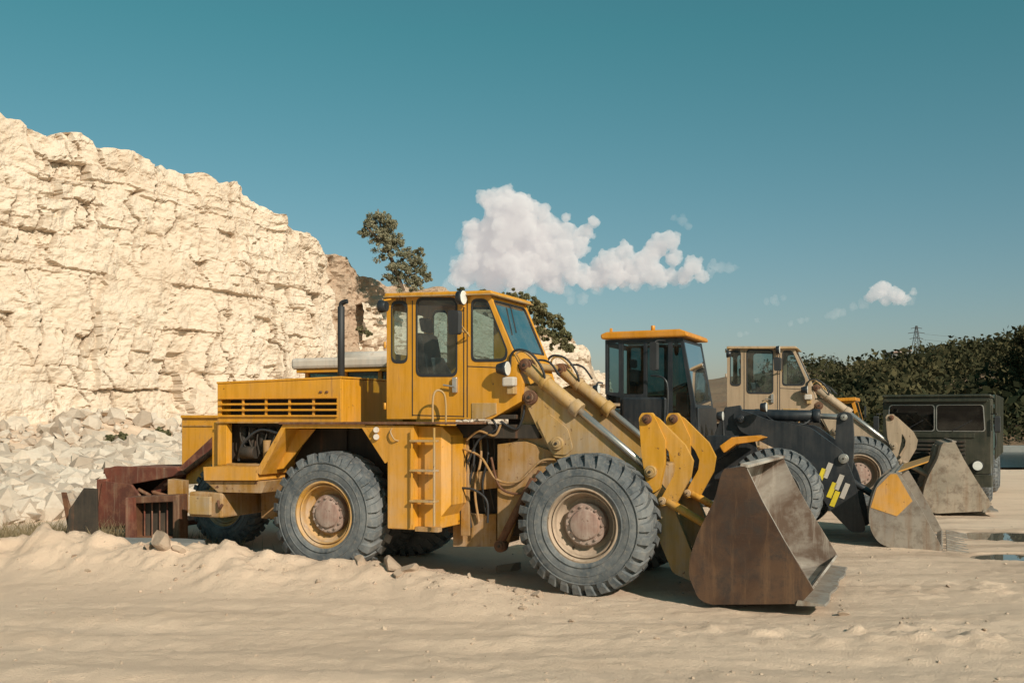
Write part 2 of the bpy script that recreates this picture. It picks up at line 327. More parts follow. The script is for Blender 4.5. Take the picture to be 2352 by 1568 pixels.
# ------------------------------------------------------------ old wheel loader
def old_loader(name,loc,rz,body,arm,link,rims,bkt):
    E=empty(name,loc,rz); L=frame(.824,11.85,TH)
    def P(n,pts,c0,c1,m,holes=(),b=.008,r=0):
        o=[L(u,v,c0) for u,v in pts]
        if r: o=rnd(o,r)
        return plate(n,E,m,o,(0,c1-c0,0),holes,b)
    zf=.845
    wheel('front_wheel_right',E,(0,0,zf),rim=rims[1],nl=30,lug=.055)
    wheel('front_wheel_left',E,(0,2.72,zf),rim=rims[1],side=-1)
    wheel('rear_wheel_right',E,(-3.66,0,.83),rim=rims[0],nl=26,lug=.04,spin=.1)
    wheel('rear_wheel_left',E,(-3.66,2.72,.83),rim=rims[0],side=-1)
    x0,x1=-5.82,-3.69
    slots=[]
    for r_ in range(3):
        za=2.335-r_*.085; 
        for k in range(5):
            xa=x0+.07+k*.405; slots.append([Vector((xa,.5,za)),Vector((xa+.37,.5,za)),Vector((xa+.37,.5,za+.055)),Vector((xa,.5,za+.055))])
    plate('hood_side_panel',E,body,[(x0,.5,2.06),(x1,.5,2.06),(x1,.5,2.67),(x0,.5,2.62)],(0,.03,0),slots,.005)
    for z in (2.315,2.23,2.145,2.405):
        plate('grille_lip',E,body,[(x0+.04,.47,z-.008),(x1-.05,.47,z-.008),(x1-.05,.47,z+.008),(x0+.04,.47,z+.008)],(0,.028,0),b=.003)
    box('engine_block',E,DRK,x0+.05,x1-.06,.74,2.1,1.5,2.58)
    plate('hood_top',E,body,[(x0-.01,.49,2.62),(x1+.01,.49,2.672),(x1+.01,.49,2.70),(x0-.01,.49,2.65)],(0,1.75,0))
    box('hood_front_panel',E,body,x1-.04,x1,.535,2.2,2.06,2.668)
    box('hood_rear_panel',E,body,x0,x0+.04,.535,2.2,2.06,2.62)
    box('hood_far_panel',E,body,x0,x1,2.2,2.23,2.06,2.64)
    box('hood_sill',E,YDK,x0-.01,x1+.02,.47,.499,2.045,2.065,.004)
    for i in (0,1): box('hood_latch',E,RUST,x1-.35+i*.1,x1-.30+i*.1,.48,.5,2.47,2.5)
    pe=Vector((-3.88,.8,2.68)); top=Vector((-3.88,.8,3.70))
    cyl('exhaust_pipe',E,RUB,pe,top,.05)
    tube('exhaust_elbow',E,RUB,[top-Vector((.0,0,.06)),top+Vector((-.0,0,.03)),top+Vector((.04,0,.06)),top+Vector((.10,0,.07))],.035)
    box('rear_post',E,body,x0,x0+.17,.5,.62,1.42,2.04)
    box('frame_rail_right',E,DRK,-5.9,-2.1,.80,.95,1.05,1.5)
    box('frame_rail_left',E,DRK,-5.9,-2.1,1.8,1.95,1.05,1.5)
    for k in range(5):
        cyl('engine_cylinder',E,DRK,(-5.5+k*.17,.70,1.62),(-5.5+k*.17,.70,1.98),.055)
        tube('fuel_line',E,DRK,[(-5.5+k*.17,.62,1.98),(-5.45+k*.14,.58,1.8),(-5.3+k*.08,.60,1.6)],.011)
    cyl('alternator',E,DRK,(-5.45,.60,1.62),(-5.2,.60,1.62),.09); cyl('filter',E,YDK,(-5.02,.62,1.52),(-5.02,.62,1.80),.06)
    tube('bay_pipe',E,BLK,[(-5.5,.58,1.5),(-5.4,.56,1.75),(-5.1,.56,1.95),(-4.8,.58,1.9)],.022)
    box('bay_floor',E,YDK,-5.75,-4.8,.5,.8,1.40,1.46)
    P('rear_step',[(466,1072),(592,1072),(590,1103),(468,1103)],.1,.75,body)
    P('rear_step_skirt',[(470,1104),(612,1104),(600,1132),(500,1130)],.16,.8,YDK)
    box('counterweight',E,YDK,-6.05,-5.45,.15,2.55,.70,1.06,.03)
    box('counterweight_end_cap',E,ARM,-6.0,-5.62,.10,.15,.74,1.0,.01)
    box('rear_panel',E,body,-6.0,-5.82,.6,2.2,1.06,2.05)
    tube('tow_hook',E,RUST,[(-5.5,.13,.95),(-5.45,.1,.85),(-5.4,.1,.9)],.02)
    P('rear_mudguard',[(586,1084),(650,973),(836,973),(893,1058),(884,1064),(831,983),(655,983),(598,1090)],.10,.82,body,b=.004)
    P('mudguard_gusset',[(600,1084),(657,985),(724,985),(650,1076)],.42,.45,body)
    P('wheel_well_panel',[(655,985),(880,985),(900,1200),(860,1200),(820,1060),(700,1050)],.78,.80,DRK)
    plate('deck_edge',E,RUST,[L(640,969,.06),L(1075,969,.06),L(1075,974,.06),L(640,974,.06)],(0,.6,0),b=.003)
    box('rear_chassis',E,YDK,-5.4,-2.3,.95,1.8,.62,1.3,.03)
    cyl('rear_axle',E,DRK,(-3.66,.5,.83),(-3.66,2.2,.83),.17)
    xb0=L(890,1000,.1).x; xb1=L(1003,1000,.1).x; xl=L(950,1000,.1).x
    box('tank_box',E,body,xb0,xl,.10,.85,.68,2.03)
    box('tank_box_front',E,body,xl,xb1,.22,.85,.70,2.02)
    box('tank_box_lower_sill',E,YDK,xl,xb1+.02,.12,.22,.66,.72)
    P('tank_box_wing',[(836,976),(890,976),(890,1056)],.10,.14,body,b=.003)
    plate('tank_box_chamfer',E,body,[(xb1,.22,2.02),(xb1+.10,.3,1.90),(xb1+.10,.3,1.0),(xb1,.22,.85)],(0,.5,0))
    for yy in(.245,.6): plate('panel_seam',E,RUB,[(xb1+.102,yy+.08,.98),(xb1+.102,yy+.088,.98),(xb1+.102,yy+.088,1.88),(xb1+.102,yy+.08,1.88)],(.002,0,0),b=0)
    for v in (1012,1080,1150):
        z=L(975,v,.1).z
        box('ladder_rung',E,ARM,xl-.02,xb1+.0,.02,.16,z-.015,z+.012,.004)
    tube('ladder_rail',E,ARM,[(xb1-.01,.05,.75),(xb1-.01,.05,2.0)],.016); tube('ladder_rail_inner',E,body,[(xl,.05,.75),(xl,.05,1.98)],.012)
    a=L(994,975,.3);bq=L(1024,975,.45)
    tube('grab_rail',E,ARM,[a,L(994,925,.32),L(998,902,.33),L(1008,896,.36),L(1020,905,.4),L(1024,930,.43),bq],.014)
    tube('box_grip',E,ARM,[L(900,984,.1),L(897,992,.05),L(905,1008,.05),L(915,1012,.1)],.01)
    cyl('box_lamp',E,WHT,L(864,987,.1),L(864,987,.04),.04); cyl('box_reflector',E,WHT,L(864,1003,.1),L(864,1003,.06),.04)
    c0,c1=.55,1.76
    out=[(888,684),(1125,676),(1180,812),(1201,880),(1196,922),(1128,962),(888,962)]
    w1=[(899,692),(936,692),(936,833),(899,833)]; w2=[(956,684),(1050,684),(1050,864),(956,864)]; w3=[(1083,687),(1119,687),(1167,808),(1160,829),(1083,830)]
    def H_(w,c,r): 
        q=[L(u,v,c0) for u,v in w]; q=[Vector((p.x,c,p.z)) for p in q]; return rnd(q,r)
    RR=(.09,.10,.08)
    for nm,cc,s in (('cab_side_right',c0,1),('cab_side_left',c1,-1)):
        o=[Vector((p.x,cc,p.z)) for p in (L(u,v,c0) for u,v in out)]
        plate(nm,E,body,o,(0,.04*s,0),[H_(w,cc,r) for w,r in zip((w1,w2,w3),RR)],.005)
        for w,r in zip((w1,w2,w3),RR):
            ow=H_(w,cc-.006*s,r); plate('window_seal',E,RUB,scl(ow,-.008),(0,.012*s,0),[scl(ow,.035)],.002)
            mkobj('window_glass',[p+Vector((0,.015*s,0)) for p in ow],[tuple(range(len(ow)))],GLS,E)
    for u0,t,bt in((946,690,955),(1064,688,958),(1072,690,958)):
        plate('door_gap',E,RUB,[L(u0,t,c0-.003),L(u0+2.2,t,c0-.003),L(u0+2.2,bt,c0-.003),L(u0,bt,c0-.003)],(0,.002,0),b=0)
    plate('door_gap',E,RUB,[L(946,952,c0-.003),L(1064,955,c0-.003),L(1064,957,c0-.003),L(946,954,c0-.003)],(0,.002,0),b=0)
    plate('body_crease',E,RUB,[L(1074,840,c0-.003),L(1168,844,c0-.003),L(1168,846,c0-.003),L(1074,842,c0-.003)],(0,.002,0),b=0)
    box('door_handle',E,CHR,L(1042,868,c0).x,L(1052,868,c0).x,c0-.05,c0,L(1045,902,c0).z,L(1045,866,c0).z,.01)
    tube('door_lever',E,CHR,[L(1018,884,c0-.05),L(1045,888,c0-.05)],.012)
    for v in (700,800,940):
        p=L(884,v,c0); cyl('door_hinge',E,body,p,p+Vector((0,0,.09)),.018)
    A=L(1125,680,c0);B=L(1180,812,c0)
    def q4(p,q,ya,yb): return [Vector((p.x,ya,p.z)),Vector((p.x,yb,p.z)),Vector((q.x,yb,q.z)),Vector((q.x,ya,q.z))]
    nrm=(B-A).cross(Vector((0,1,0))).normalized()*.035
    if nrm.x>0: nrm=-nrm
    d=(B-A)
    hole=rnd(q4(A+d*.05,B-d*.05,c0+.06,c1-.06),.07)
    plate('windscreen_frame',E,body,q4(A,B,c0+.0405,c1-.0405),nrm,[hole],.004)
    mkobj('windscreen_glass',[p+nrm*.4 for p in hole],[tuple(range(len(hole)))],GLS,E)
    plate('windscreen_seal',E,RUB,scl(hole,-.006),nrm*.2,[scl(hole,.03)],.002)
    tube('wiper',E,RUB,[A+d*.1+Vector((.02,.55,0)),A+d*.6+Vector((.02,.35,0))],.01)
    Cc=L(1201,880,c0);D=L(1196,922,c0);G=L(1128,962,c0)
    for i,(p,q) in enumerate(((B,Cc),(Cc,D),(D,G))):
        plate('cab_nose_panel',E,body,q4(p,q,c0+.0405,c1-.0405),(-.03,0,0),b=.003)
    xr=L(888,800,c0).x; zt=L(888,684,c0).z; zb=L(888,962,c0).z
    plate('cab_rear_panel',E,body,[(xr,c0+.0405,zb),(xr,c1-.0405,zb),(xr,c1-.0405,zt),(xr,c0+.0405,zt)],(.035,0,0),[rnd([(xr,c0+.15,3.0),(xr,c1-.15,3.0),(xr,c1-.15,3.6),(xr,c0+.15,3.6)],.07)],.003)
    box('cab_floor',E,DRK,xr+.04,D.x-.1,c0+.05,c1-.05,zb,zb+.06)
    plate('cab_roof',E,body,[L(882,673,.48),L(1128,666,.48),L(1131,675,.48),L(882,684,.48)],(0,1.36,0),b=.02)
    plate('roof_gutter',E,ARM,[L(880,680,.46),L(1132,673,.46),L(1132,676,.46),L(880,683,.46)],(0,1.40,0),b=.003)
    for k in range(7):
        p=L(909+k*3.6,688,c0-.004); box('vent_slot',E,RUB,p.x,p.x+.012,c0-.004,c0-.001,p.z-.03,p.z+.03,0)
    sx=-2.45
    box('seat_base',E,DRK,sx-.2,sx+.25,.9,1.4,2.1,2.45,.03)
    plate('seat_cushion',E,RUB,[(sx-.22,.88,2.45),(sx+.32,.88,2.5),(sx+.32,.88,2.62),(sx-.22,.88,2.58)],(0,.54,0),b=.04)
    plate('seat_back',E,RUB,[(sx-.2,.9,2.55),(sx-.05,.9,2.55),(sx-.2,.9,3.3),(sx-.33,.9,3.3)],(0,.5,0),b=.05)
    plate('headrest',E,RUB,[(sx-.28,1.03,3.32),(sx-.18,1.03,3.32),(sx-.22,1.03,3.52),(sx-.32,1.03,3.52)],(0,.24,0),b=.03)
    plate('seat_cover_patch',E,TIR,[(sx+.02,.86,2.64),(sx+.3,.86,2.64),(sx+.12,.86,2.95),(sx-.04,.86,2.95)],(0,.1,0),b=.02)
    sc=Vector((-1.45,1.15,2.88)); ax=Vector((-.45,0,.9)).normalized(); u_=Vector((0,1,0)); w_=ax.cross(u_)
    tube('steering_wheel',E,RUB,[sc+(u_*math.cos(t)+w_*math.sin(t))*.23 for t in [2*math.pi*i/28 for i in range(28)]],.016,False,True)
    for t in(0,2.1,4.2): tube('steering_spoke',E,RUB,[sc,sc+(u_*math.cos(t)+w_*math.sin(t))*.23],.012,False)
    tube('steering_column',E,RUB,[sc,sc-ax*.6],.03,False)
    box('dashboard',E,DRK,-1.25,-1.08,.65,1.65,2.4,2.85,.03)
    p=L(1064,683,.42); cyl('work_lamp',E,BLK,p+Vector((-.08,.0,0)),p,.085,.10); cyl('work_lamp_lens',E,LMP,p,p+Vector((.012,0,0)),.09)
    tube('work_lamp_bracket',E,body,[p+Vector((-.04,0,-.08)),p+Vector((-.02,.1,-.12))],.012)
    p=L(873,704,.35); cyl('rear_lamp',E,BLK,p+Vector((.1,0,0)),p,.07,.09)
    tube('rear_lamp_bracket',E,body,[p+Vector((.05,0,.08)),p+Vector((.1,.2,.12))],.012)
    plate('mirror',E,RUB,rnd([L(1028,711,.2),L(1053,713,.2),L(1052,768,.2),L(1030,768,.2)],.04),(0.03,.05,0),b=.01)
    tube('mirror_arm',E,ARM,[L(1046,725,.25),L(1058,745,.3),L(1078,772,.5)],.011); tube('mirror_arm',E,ARM,[L(1050,757,.25),L(1075,765,.5)],.011)
    p=L(1162,846,.42); cyl('headlamp',E,BLK,p+Vector((-.12,0,0)),p+Vector((.02,0,0)),.06,.10); cyl('headlamp_lens',E,LMP,p+Vector((.02,0,0)),p+Vector((.03,0,0)),.09)
    p=L(1176,880,.5); box('indicator_lamp',E,WHT,p.x-.1,p.x+.07,.4,.52,p.z-.04,p.z+.08,.02); box('lamp_bracket',E,ARM,p.x-.05,p.x+.05,.44,.56,p.z-.14,p.z-.04)
    P('cab_step_patch',[(1083,925),(1140,925),(1140,950),(1110,962),(1083,962)],.535,.55,ARM)
    # articulation area
    box('centre_frame',E,DRK,-2.3,-1.0,1.0,1.75,.55,1.9,.03)
    box('cab_underside_beam',E,DRK,-2.0,-.80,.66,1.7,1.86,2.04,.02); box('cab_mount',E,DRK,-1.35,-.65,.9,1.8,1.7,2.28,.03)
    for k in range(5):
        u=1070+k*15; v0=975; v1=1225-k*14; cc=.80+.03*k; p0=L(u,v0,cc);p1=L(u-6+k*3,v1,cc)
        tube('hydraulic_hose',E,[DRK,RUB,YDK,RUB,DRK][k],[p0,(p0*2+p1)/3+Vector((.05,-.04,0)),(p0+2*p1)/3+Vector((-.04,-.04,0)),p1],.017)
    for (pts,m) in (([(1072,1010),(1100,990),(1135,1000),(1150,975)],YDK),([(1065,1030),(1105,1050),(1140,1100),(1190,1105),(1240,1060),(1275,1055)],YDK),
                    ([(1128,1050),(1150,1120),(1205,1130),(1238,1080)],RUST),([(1060,1120),(1090,1125),(1118,1150),(1120,1200)],RUB),
                    ([(1128,960),(1140,985),(1100,1010),(1075,1060)],RUB),([(1150,968),(1185,985),(1200,960),(1205,930)],RUB)):
        tube('hydraulic_hose',E,m,[L(u,v,.64) for u,v in pts],.016)
    P('centre_bracket',[(1058,1000),(1075,990),(1078,1230),(1058,1230)],.75,.79,YDK); P('lower_beam',[(1040,1180),(1140,1180),(1140,1255),(1040,1255)],.9,1.7,YDK)
    P('cross_bracket',[(1078,1085),(1142,1078),(1142,1120),(1078,1128)],.86,.9,YDK)
    P('front_frame_plate',[(1142,1020),(1205,1012),(1330,1060),(1330,1200),(1190,1180),(1165,1255),(1142,1255)],.70,.74,YDK)
    cyl('steering_link',E,RUST,L(1225,1100,.55),L(1146,1252,.55),.05); hubpin('steering_pin',E,RUST,L(1147,1254,.5),.08)
    cyl('front_axle',E,DRK,(0,.5,.84),(0,2.2,.84),.17)
    box('front_frame_body',E,YDK,-1.0,.75,.95,1.75,.6,1.55,.03)
    for k in (0,1):
        dy=1.3*k
        def PP(n,pts,ca,cb,m,b=.012,r=.04):
            o=rnd([L(u,v,ca)+Vector((0,dy,0)) for u,v in pts],r,3); return plate(n,E,m,o,(0,cb-ca,0),b=b)
        PP('tower_plate',[(1150,1022),(1192,1010),(1200,890),(1245,870),(1330,960),(1420,1040),(1420,1180),(1150,1180)],.76,.80,arm)
        PP('lift_arm',[(1200,912),(1206,885),(1240,885),(1322,948),(1470,1056),(1535,1135),(1598,1290),(1588,1335),(1545,1315),(1482,1165),(1395,1088),(1312,1054),(1272,1050),(1235,985)],.62,.72,arm)
        PP('lift_arm_doubler',[(1232,965),(1262,950),(1304,985),(1316,1030),(1300,1045),(1268,1042)],.60,.62,arm,.006)
        PP('bell_crank',[(1467,960),(1474,948),(1496,947),(1506,962),(1529,1012),(1526,1066),(1513,1124),(1500,1132),(1482,1100),(1473,1040)],.50,.60,link,r=.02)
        PP('bucket_link',[(1490,966),(1500,953),(1512,960),(1574,1022),(1592,1058),(1586,1096),(1552,1158),(1517,1162),(1516,1148),(1548,1090),(1551,1066),(1540,1042),(1500,992)],.52,.58,link,r=.015)
        cyl('link_rod',E,link,L(1532,1150,.55)+Vector((0,dy,0)),L(1640,1215,.55)+Vector((0,dy,0)),.05)
        hubpin('arm_pivot',E,RUST,L(1216,912,.56)+Vector((0,dy,0)),.095); hubpin('cylinder_pin',E,arm,L(1278,1018,.55)+Vector((0,dy,0)),.085)
        hubpin('crank_pin',E,RUST,L(1485,962,.47)+Vector((0,dy,0)),.06); hubpin('crank_pivot',E,arm,L(1493,1083,.45)+Vector((0,dy,0)),.075)
        hubpin('link_pin',E,arm,L(1520,1150,.5)+Vector((0,dy,0)),.05)
        v3=Vector((0,dy,0)); a=L(1205,838,.6)+v3; m_=L(1328,940,.6)+v3; e_=L(1488,1075,.6)+v3
        hubpin('tilt_cylinder_eye',E,RUST,L(1205,838,.52)+v3,.085,.16)
        cyl('tilt_cylinder',E,arm,a,m_,.085); cyl('tilt_cylinder_gland',E,arm,m_-(m_-a).normalized()*.09,m_+(m_-a).normalized()*.03,.105); cyl('tilt_cylinder_rod',E,CHR,m_,e_,.043)
        cyl('tilt_cylinder_band',E,arm,a+(m_-a)*.35,a+(m_-a)*.42,.1)
        cyl('lift_cylinder',E,DRK,L(1150,1200,.85)+v3,L(1430,1110,.85)+v3,.08)
        tube('arm_hose',E,RUB,[L(1172,842,.55)+v3,L(1174,815,.52)+v3,L(1190,803,.5)+v3,L(1220,812,.5)+v3,L(1246,848,.5)+v3,L(1253,885,.55)+v3],.016)
        tube('arm_hose',E,ARM,[L(1180,838,.6)+v3,L(1186,812,.6)+v3,L(1205,808,.6)+v3,L(1232,835,.6)+v3,L(1240,868,.6)+v3],.014)
        tube('arm_hose',E,RUB,[L(1225,850,.7)+v3,L(1232,828,.75)+v3,L(1262,832,.75)+v3,L(1285,862,.7)+v3],.014)
    cyl('cross_tube',E,arm,L(1216,912,.72),L(1216,912,.72)+Vector((0,1.3,0)),.07); cyl('cross_tube_front',E,YDK,L(1470,1110,.72),L(1470,1110,.72)+Vector((0,1.3,0)),.1)
    cyl('cross_tube_top',E,arm,L(1205,838,.7),L(1205,838,.7)+Vector((0,1.3,0)),.05)
    bucket(E,L,[(1712,1070),(1664,1076),(1640,1148),(1604,1222),(1584,1290),(1590,1342),(1636,1388),(1838,1386),(1868,1354)],[(1800,1240),(1750,1150)],bkt,BKI,teeth=False)
    return E
def bucket(E,L,pts,edge,outm,inm,teeth,y0=-.06,y1=2.78):
    o=[L(u,v,y0) for u,v in pts]
    ed=[L(u,v,y0) for u,v in edge]
    def smooth(o):
        Q=[]
        for i in range(len(o)-1):
            a=o[max(i-1,0)];b=o[i];c=o[i+1];d=o[min(i+2,len(o)-1)]
            for k in range(5):
                t=k/5; Q.append(.5*((2*b)+(c-a)*t+(2*a-5*b+4*c-d)*t*t+(3*b-a-3*c+d)*t**3) if 1<=i<len(o)-3 else b+(c-b)*t)
        Q.append(o[-1]); return Q
    s=smooth(o)
    plate('bucket_side_plate',E,outm,s+ed,(0,.035,0),b=.006)
    far=[Vector((p.x,y1-.035,p.z)) for p in s+ed]; plate('bucket_side_plate_far',E,inm,far,(0,.035,0),b=.006)
    c=sum(s,Vector())/len(s); n=len(s); V=[];Fc=[]
    for i,p in enumerate(s):
        t=(s[min(i+1,n-1)]-s[max(i-1,0)]).normalized(); nn=Vector((-t.z,0,t.x))
        if nn.dot(c-p)<0: nn=-nn
        q=p+nn*.03; p2=p+nn*.004
        V+=[(p2.x,y0+.036,p2.z),(p2.x,y1-.036,p2.z),(q.x,y0+.036,q.z),(q.x,y1-.036,q.z)]
    mo=[]
    for i in range(n-1):
        a=i*4;b=a+4; Fc+=[(a,a+1,b+1,b),(a+2,b+2,b+3,a+3)]; mo+=[0,1]
    Fc+=[(0,2,3,1),(4*n-4,4*n-3,4*n-1,4*n-2)]; mo+=[1,1]
    ob=mkobj('bucket_shell',V,Fc,outm,E); ob.data.materials.append(inm)
    for i,f in enumerate(ob.data.polygons): f.material_index=mo[i]; f.use_smooth=i<len(mo)-2
    e=s[-1]; f0=s[-6]
    n_=26; V=[];Fc=[]
    for k in range(n_+1):
        y=y0-.02+(y1-y0+.04)*k/n_; j=.018*math.sin(k*.7)+random.uniform(-.006,.006)
        V+=[(e.x-.18,y,f0.z-.02),(e.x+.13+j,y,f0.z-.005),(e.x+.12+j,y,f0.z+.015),(e.x-.16,y,f0.z+.04)]
    for k in range(n_):
        for t in range(4): Fc.append((k*4+t,k*4+(t+1)%4,k*4+4+(t+1)%4,k*4+4+t))
    Fc+=[(0,1,2,3),(4*n_,4*n_+1,4*n_+2,4*n_+3)]
    fixn(mkobj('cutting_edge',V,Fc,outm if teeth else GRYB,E))
    a=s[0]; plate('top_lip',E,inm,[Vector((a.x-.06,y0+.0,a.z)),Vector((a.x+.03,y0,a.z-.02)),Vector((a.x+.03,y0,a.z+.012)),Vector((a.x-.05,y0,a.z+.03))],(0,y1-y0,0),b=.004)
    path=[s[0]]+list(reversed(ed))+[e]
    for i in range(len(path)-1):
        p,q=path[i],path[i+1]; inw=Vector((-.10,0,-.02))
        plate('side_gusset',E,inm,[p+Vector((0,.036,0)),q+Vector((0,.036,0)),q+Vector((0,.036,0))+inw,p+Vector((0,.036,0))+inw],(0,.03,0),b=.003)
    for k in (.33,.66):
        y=y0+(y1-y0)*k
        plate('back_rib',E,outm,[Vector((p.x,y,p.z)) for p in s[6:20]]+[Vector((p.x-.08,y,p.z-.02)) for p in reversed(s[6:20])],(0,.04,0),b=.004)
    if teeth:
        for k in range(9):
            y=y0+.02+(y1-y0-.12)*k/8; x=e.x+.05; z=f0.z
            plate('bucket_tooth',E,outm,[(x,y,z-.01),(x+.36,y+.01,z-.0),(x+.36,y+.01,z+.03),(x,y,z+.09)],(0,.10,0),b=.01)

old_loader('wheel_loader',(.824,11.85,0),-TH,YEL,ARM,LINKY,(RIMY,RIMT),BKT)
old_loader('wheel_loader',(7.75,22.2,0),-math.radians(20),TAN,TANA,TANA,(RIMT,RIMT),TANB)

# ------------------------------------------------------------ modern black & orange loader
def modern_loader():
    ox,oy=4.45,17.0; E=empty('wheel_loader',(ox,oy,0),-TH); L=frame(ox,oy,TH)
    def P(n,pts,c0,c1,m,holes=(),b=.01,r=0):
        o=[L(u,v,c0) for u,v in pts]
        if r:o=rnd(o,r)
        return plate(n,E,m,o,(0,c1-c0,0),holes,b)
    for s,y in((1,0),(-1,2.75)):
        wheel('front_wheel',E,(0,y,.80),.80,.56,RIMY,HUB,s,30,.05); wheel('rear_wheel',E,(-3.1,y,.80),.80,.56,RIMY,HUB,s)
    c0,c1=.6,2.15
    out=[(1390,781),(1569,776),(1596,925),(1604,1005),(1425,1005),(1424,912),(1390,905)]
    W=[[(1396,787),(1421,787),(1421,902),(1396,899)],[(1431,787),(1478,786),(1478,905),(1431,905)],[(1486,786),(1534,785),(1534,950),(1486,940)],[(1544,785),(1563,785),(1586,925),(1586,990),(1544,960)]]
    for cc,s in((c0,1),(c1,-1)):
        o=[Vector((p.x,cc,p.z)) for p in (L(u,v,c0) for u,v in out)]
        hs=[rnd([Vector((L(u,v,c0).x,cc,L(u,v,c0).z)) for u,v in w],.04) for w in W]
        plate('cab_side',E,BLK,o,(0,.05*s,0),hs,.006)
        for h in hs: mkobj('cab_glass_pane',[p+Vector((0,.02*s,0)) for p in h],[tuple(range(len(h)))],GLD,E)
    A=L(1569,778,c0);B=L(1598,935,c0)
    def q4(p,q,ya,yb): return [Vector((p.x,ya,p.z)),Vector((p.x,yb,p.z)),Vector((q.x,yb,q.z)),Vector((q.x,ya,q.z))]
    d=B-A; hole=rnd(q4(A+d*.04,B-d*.04,c0+.05+.02,c1-.07),.05)
    plate('windscreen_frame',E,BLK,q4(A,B,c0+.051,c1-.051),(-.04,0,-.01),[hole],.004); mkobj('windscreen',[p+Vector((-.01,0,0)) for p in hole],[tuple(range(len(hole)))],GLD,E)
    xr=L(1390,800,c0).x; zt=A.z; 
    plate('cab_rear',E,BLK,[(xr,c0+.051,2.4),(xr,c1-.051,2.4),(xr,c1-.051,zt),(xr,c0+.051,zt)],(.04,0,0),[[(xr,c0+.15,2.6),(xr,c1-.15,2.6),(xr,c1-.15,zt-.1),(xr,c0+.15,zt-.1)]],.004)
    P('cab_roof',[(1378,768),(1392,762),(1560,755),(1578,762),(1580,772),(1380,779)],.5,2.25,ORG,b=.03)
    for c in (.7,2.0): 
        p=L(1400,756,c); box('roof_lug',E,ORG,p.x,p.x+.05,c,c+.04,L(1400,768,c).z,p.z+.02)
    p=L(1500,755,.9); cyl('beacon',E,ORG,p-Vector((0,0,.03)),p+Vector((0,0,.06)),.04)
    p=L(1552,800,1.9); cyl('cab_fan',E,RUB,p,p+Vector((.03,0,0)),.14)
    box('cab_floor',E,BLK,xr,B.x-.05,c0+.06,c1-.06,1.85,1.95)
    P('cab_base_panel',[(1428,912),(1530,912),(1530,1003),(1428,1003)],.52,.6,BLK,b=.05)
    box('cab_lower_body',E,BLK,xr+.1,B.x+.05,.7,2.05,1.2,1.9)
    plate('front_lower_panel',E,BLK,q4(B,L(1600,1005,c0),c0,c1),(.06,0,0),b=.02)
    x=xr+.55; box('seat_cushion',E,RUB,x-.2,x+.35,1.1,1.65,2.25,2.4,.05); plate('seat_back',E,RUB,[(x-.2,1.1,2.4),(x-.05,1.1,2.4),(x-.12,1.1,3.05),(x-.27,1.1,3.05)],(0,.5,0),b=.05)
    box('headrest',E,RUB,x-.27,x-.17,1.25,1.5,3.08,3.25,.04); box('console',E,RUB,B.x-.5,B.x-.25,1.1,1.7,1.95,2.6,.05)
    sc=Vector((B.x-.5,1.38,2.7)); ax=Vector((-.4,0,.9)).normalized(); w_=ax.cross(Vector((0,1,0)))
    tube('steering_wheel',E,RUB,[sc+(Vector((0,1,0))*math.cos(t)+w_*math.sin(t))*.2 for t in [2*math.pi*i/24 for i in range(24)]],.016,False,True)
    plate('mirror',E,RUB,rnd([L(1492,785,.3),L(1508,785,.3),L(1508,850,.3),L(1492,850,.3)],.04),(.03,.06,0),b=.01)
    tube('mirror_arm',E,RUB,[L(1500,790,.33),L(1510,782,.4),L(1530,782,.6)],.012)
    tube('handrail',E,BLK,[L(1530,1000,.45),L(1534,900,.45),L(1524,868,.45),L(1495,862,.5)],.018)
    tube('handrail',E,BLK,[L(1370,905,.45),L(1372,880,.45),L(1385,880,.5)],.018)
    for u,v,c in((1375,893,.4),(1660,955,.55),(1760,935,.5)):
        p=L(u,v,c); cyl('lamp',E,BLK,p-Vector((.1,0,0)),p,.07,.09); cyl('lamp_lens',E,LMP,p,p+Vector((.01,0,0)),.08)
    tube('lamp_post',E,BLK,[L(1660,965,.55),L(1662,1000,.6)],.025,False)
    box('engine_hood',E,ORG,-4.9,xr-.05,.75,2.0,1.35,2.3,.08); box('rear_fender',E,ORG,-3.9,-2.2,.05,.8,1.68,1.74,.02); box('rear_counterweight',E,BLK,-5.2,-4.6,.4,2.35,.7,1.5,.08)
    box('rear_chassis',E,BLK,-4.6,-1.6,.9,1.85,.6,1.35)
    P('front_fender',[(1652,1024),(1680,1004),(1735,1000),(1752,1005),(1740,1013),(1690,1020),(1662,1040)],.02,.6,ORG,b=.015)
    P('front_fender_mount',[(1620,1000),(1690,1000),(1690,1030),(1640,1060)],.3,.6,BLK)
    box('front_chassis',E,BLK,-1.4,.9,.9,1.85,.6,1.5); cyl('front_axle',E,BLK,(0,.4,.8),(0,2.3,.8),.16)
    P('tower',[(1640,1000),(1665,935),(1700,930),(1730,1000),(1760,1100),(1640,1100)],.8,.86,BLK); 
    for dy in (0,1.15):
        v3=Vector((0,dy,0))
        o=rnd([L(u,v,.72)+v3 for u,v in [(1683,958),(1690,942),(1712,943),(1760,962),(1860,980),(1935,1035),(1962,1100),(1985,1200),(1988,1222),(1955,1222),(1905,1170),(1860,1090),(1800,1040),(1700,990)]],.08,4)
        plate('lift_arm',E,BLK,o,(0,.1,0),b=.015)
        hubpin('arm_pin',E,CHR,L(1937,1053,.66)+v3,.085); hubpin('arm_root_pin',E,BLK,L(1700,962,.66)+v3,.07)
    for i,(u0,v0) in enumerate(((1880,1098),(1895,1085),(1904,1130),(1921,1112),(1911,1150),(1934,1132))):
        P('arm_stripe',[(u0-6,v0+10),(u0+8,v0-24),(u0+19,v0-20),(u0+5,v0+14)],.712,.718,STRY if i%2==0 else WHT,b=0)
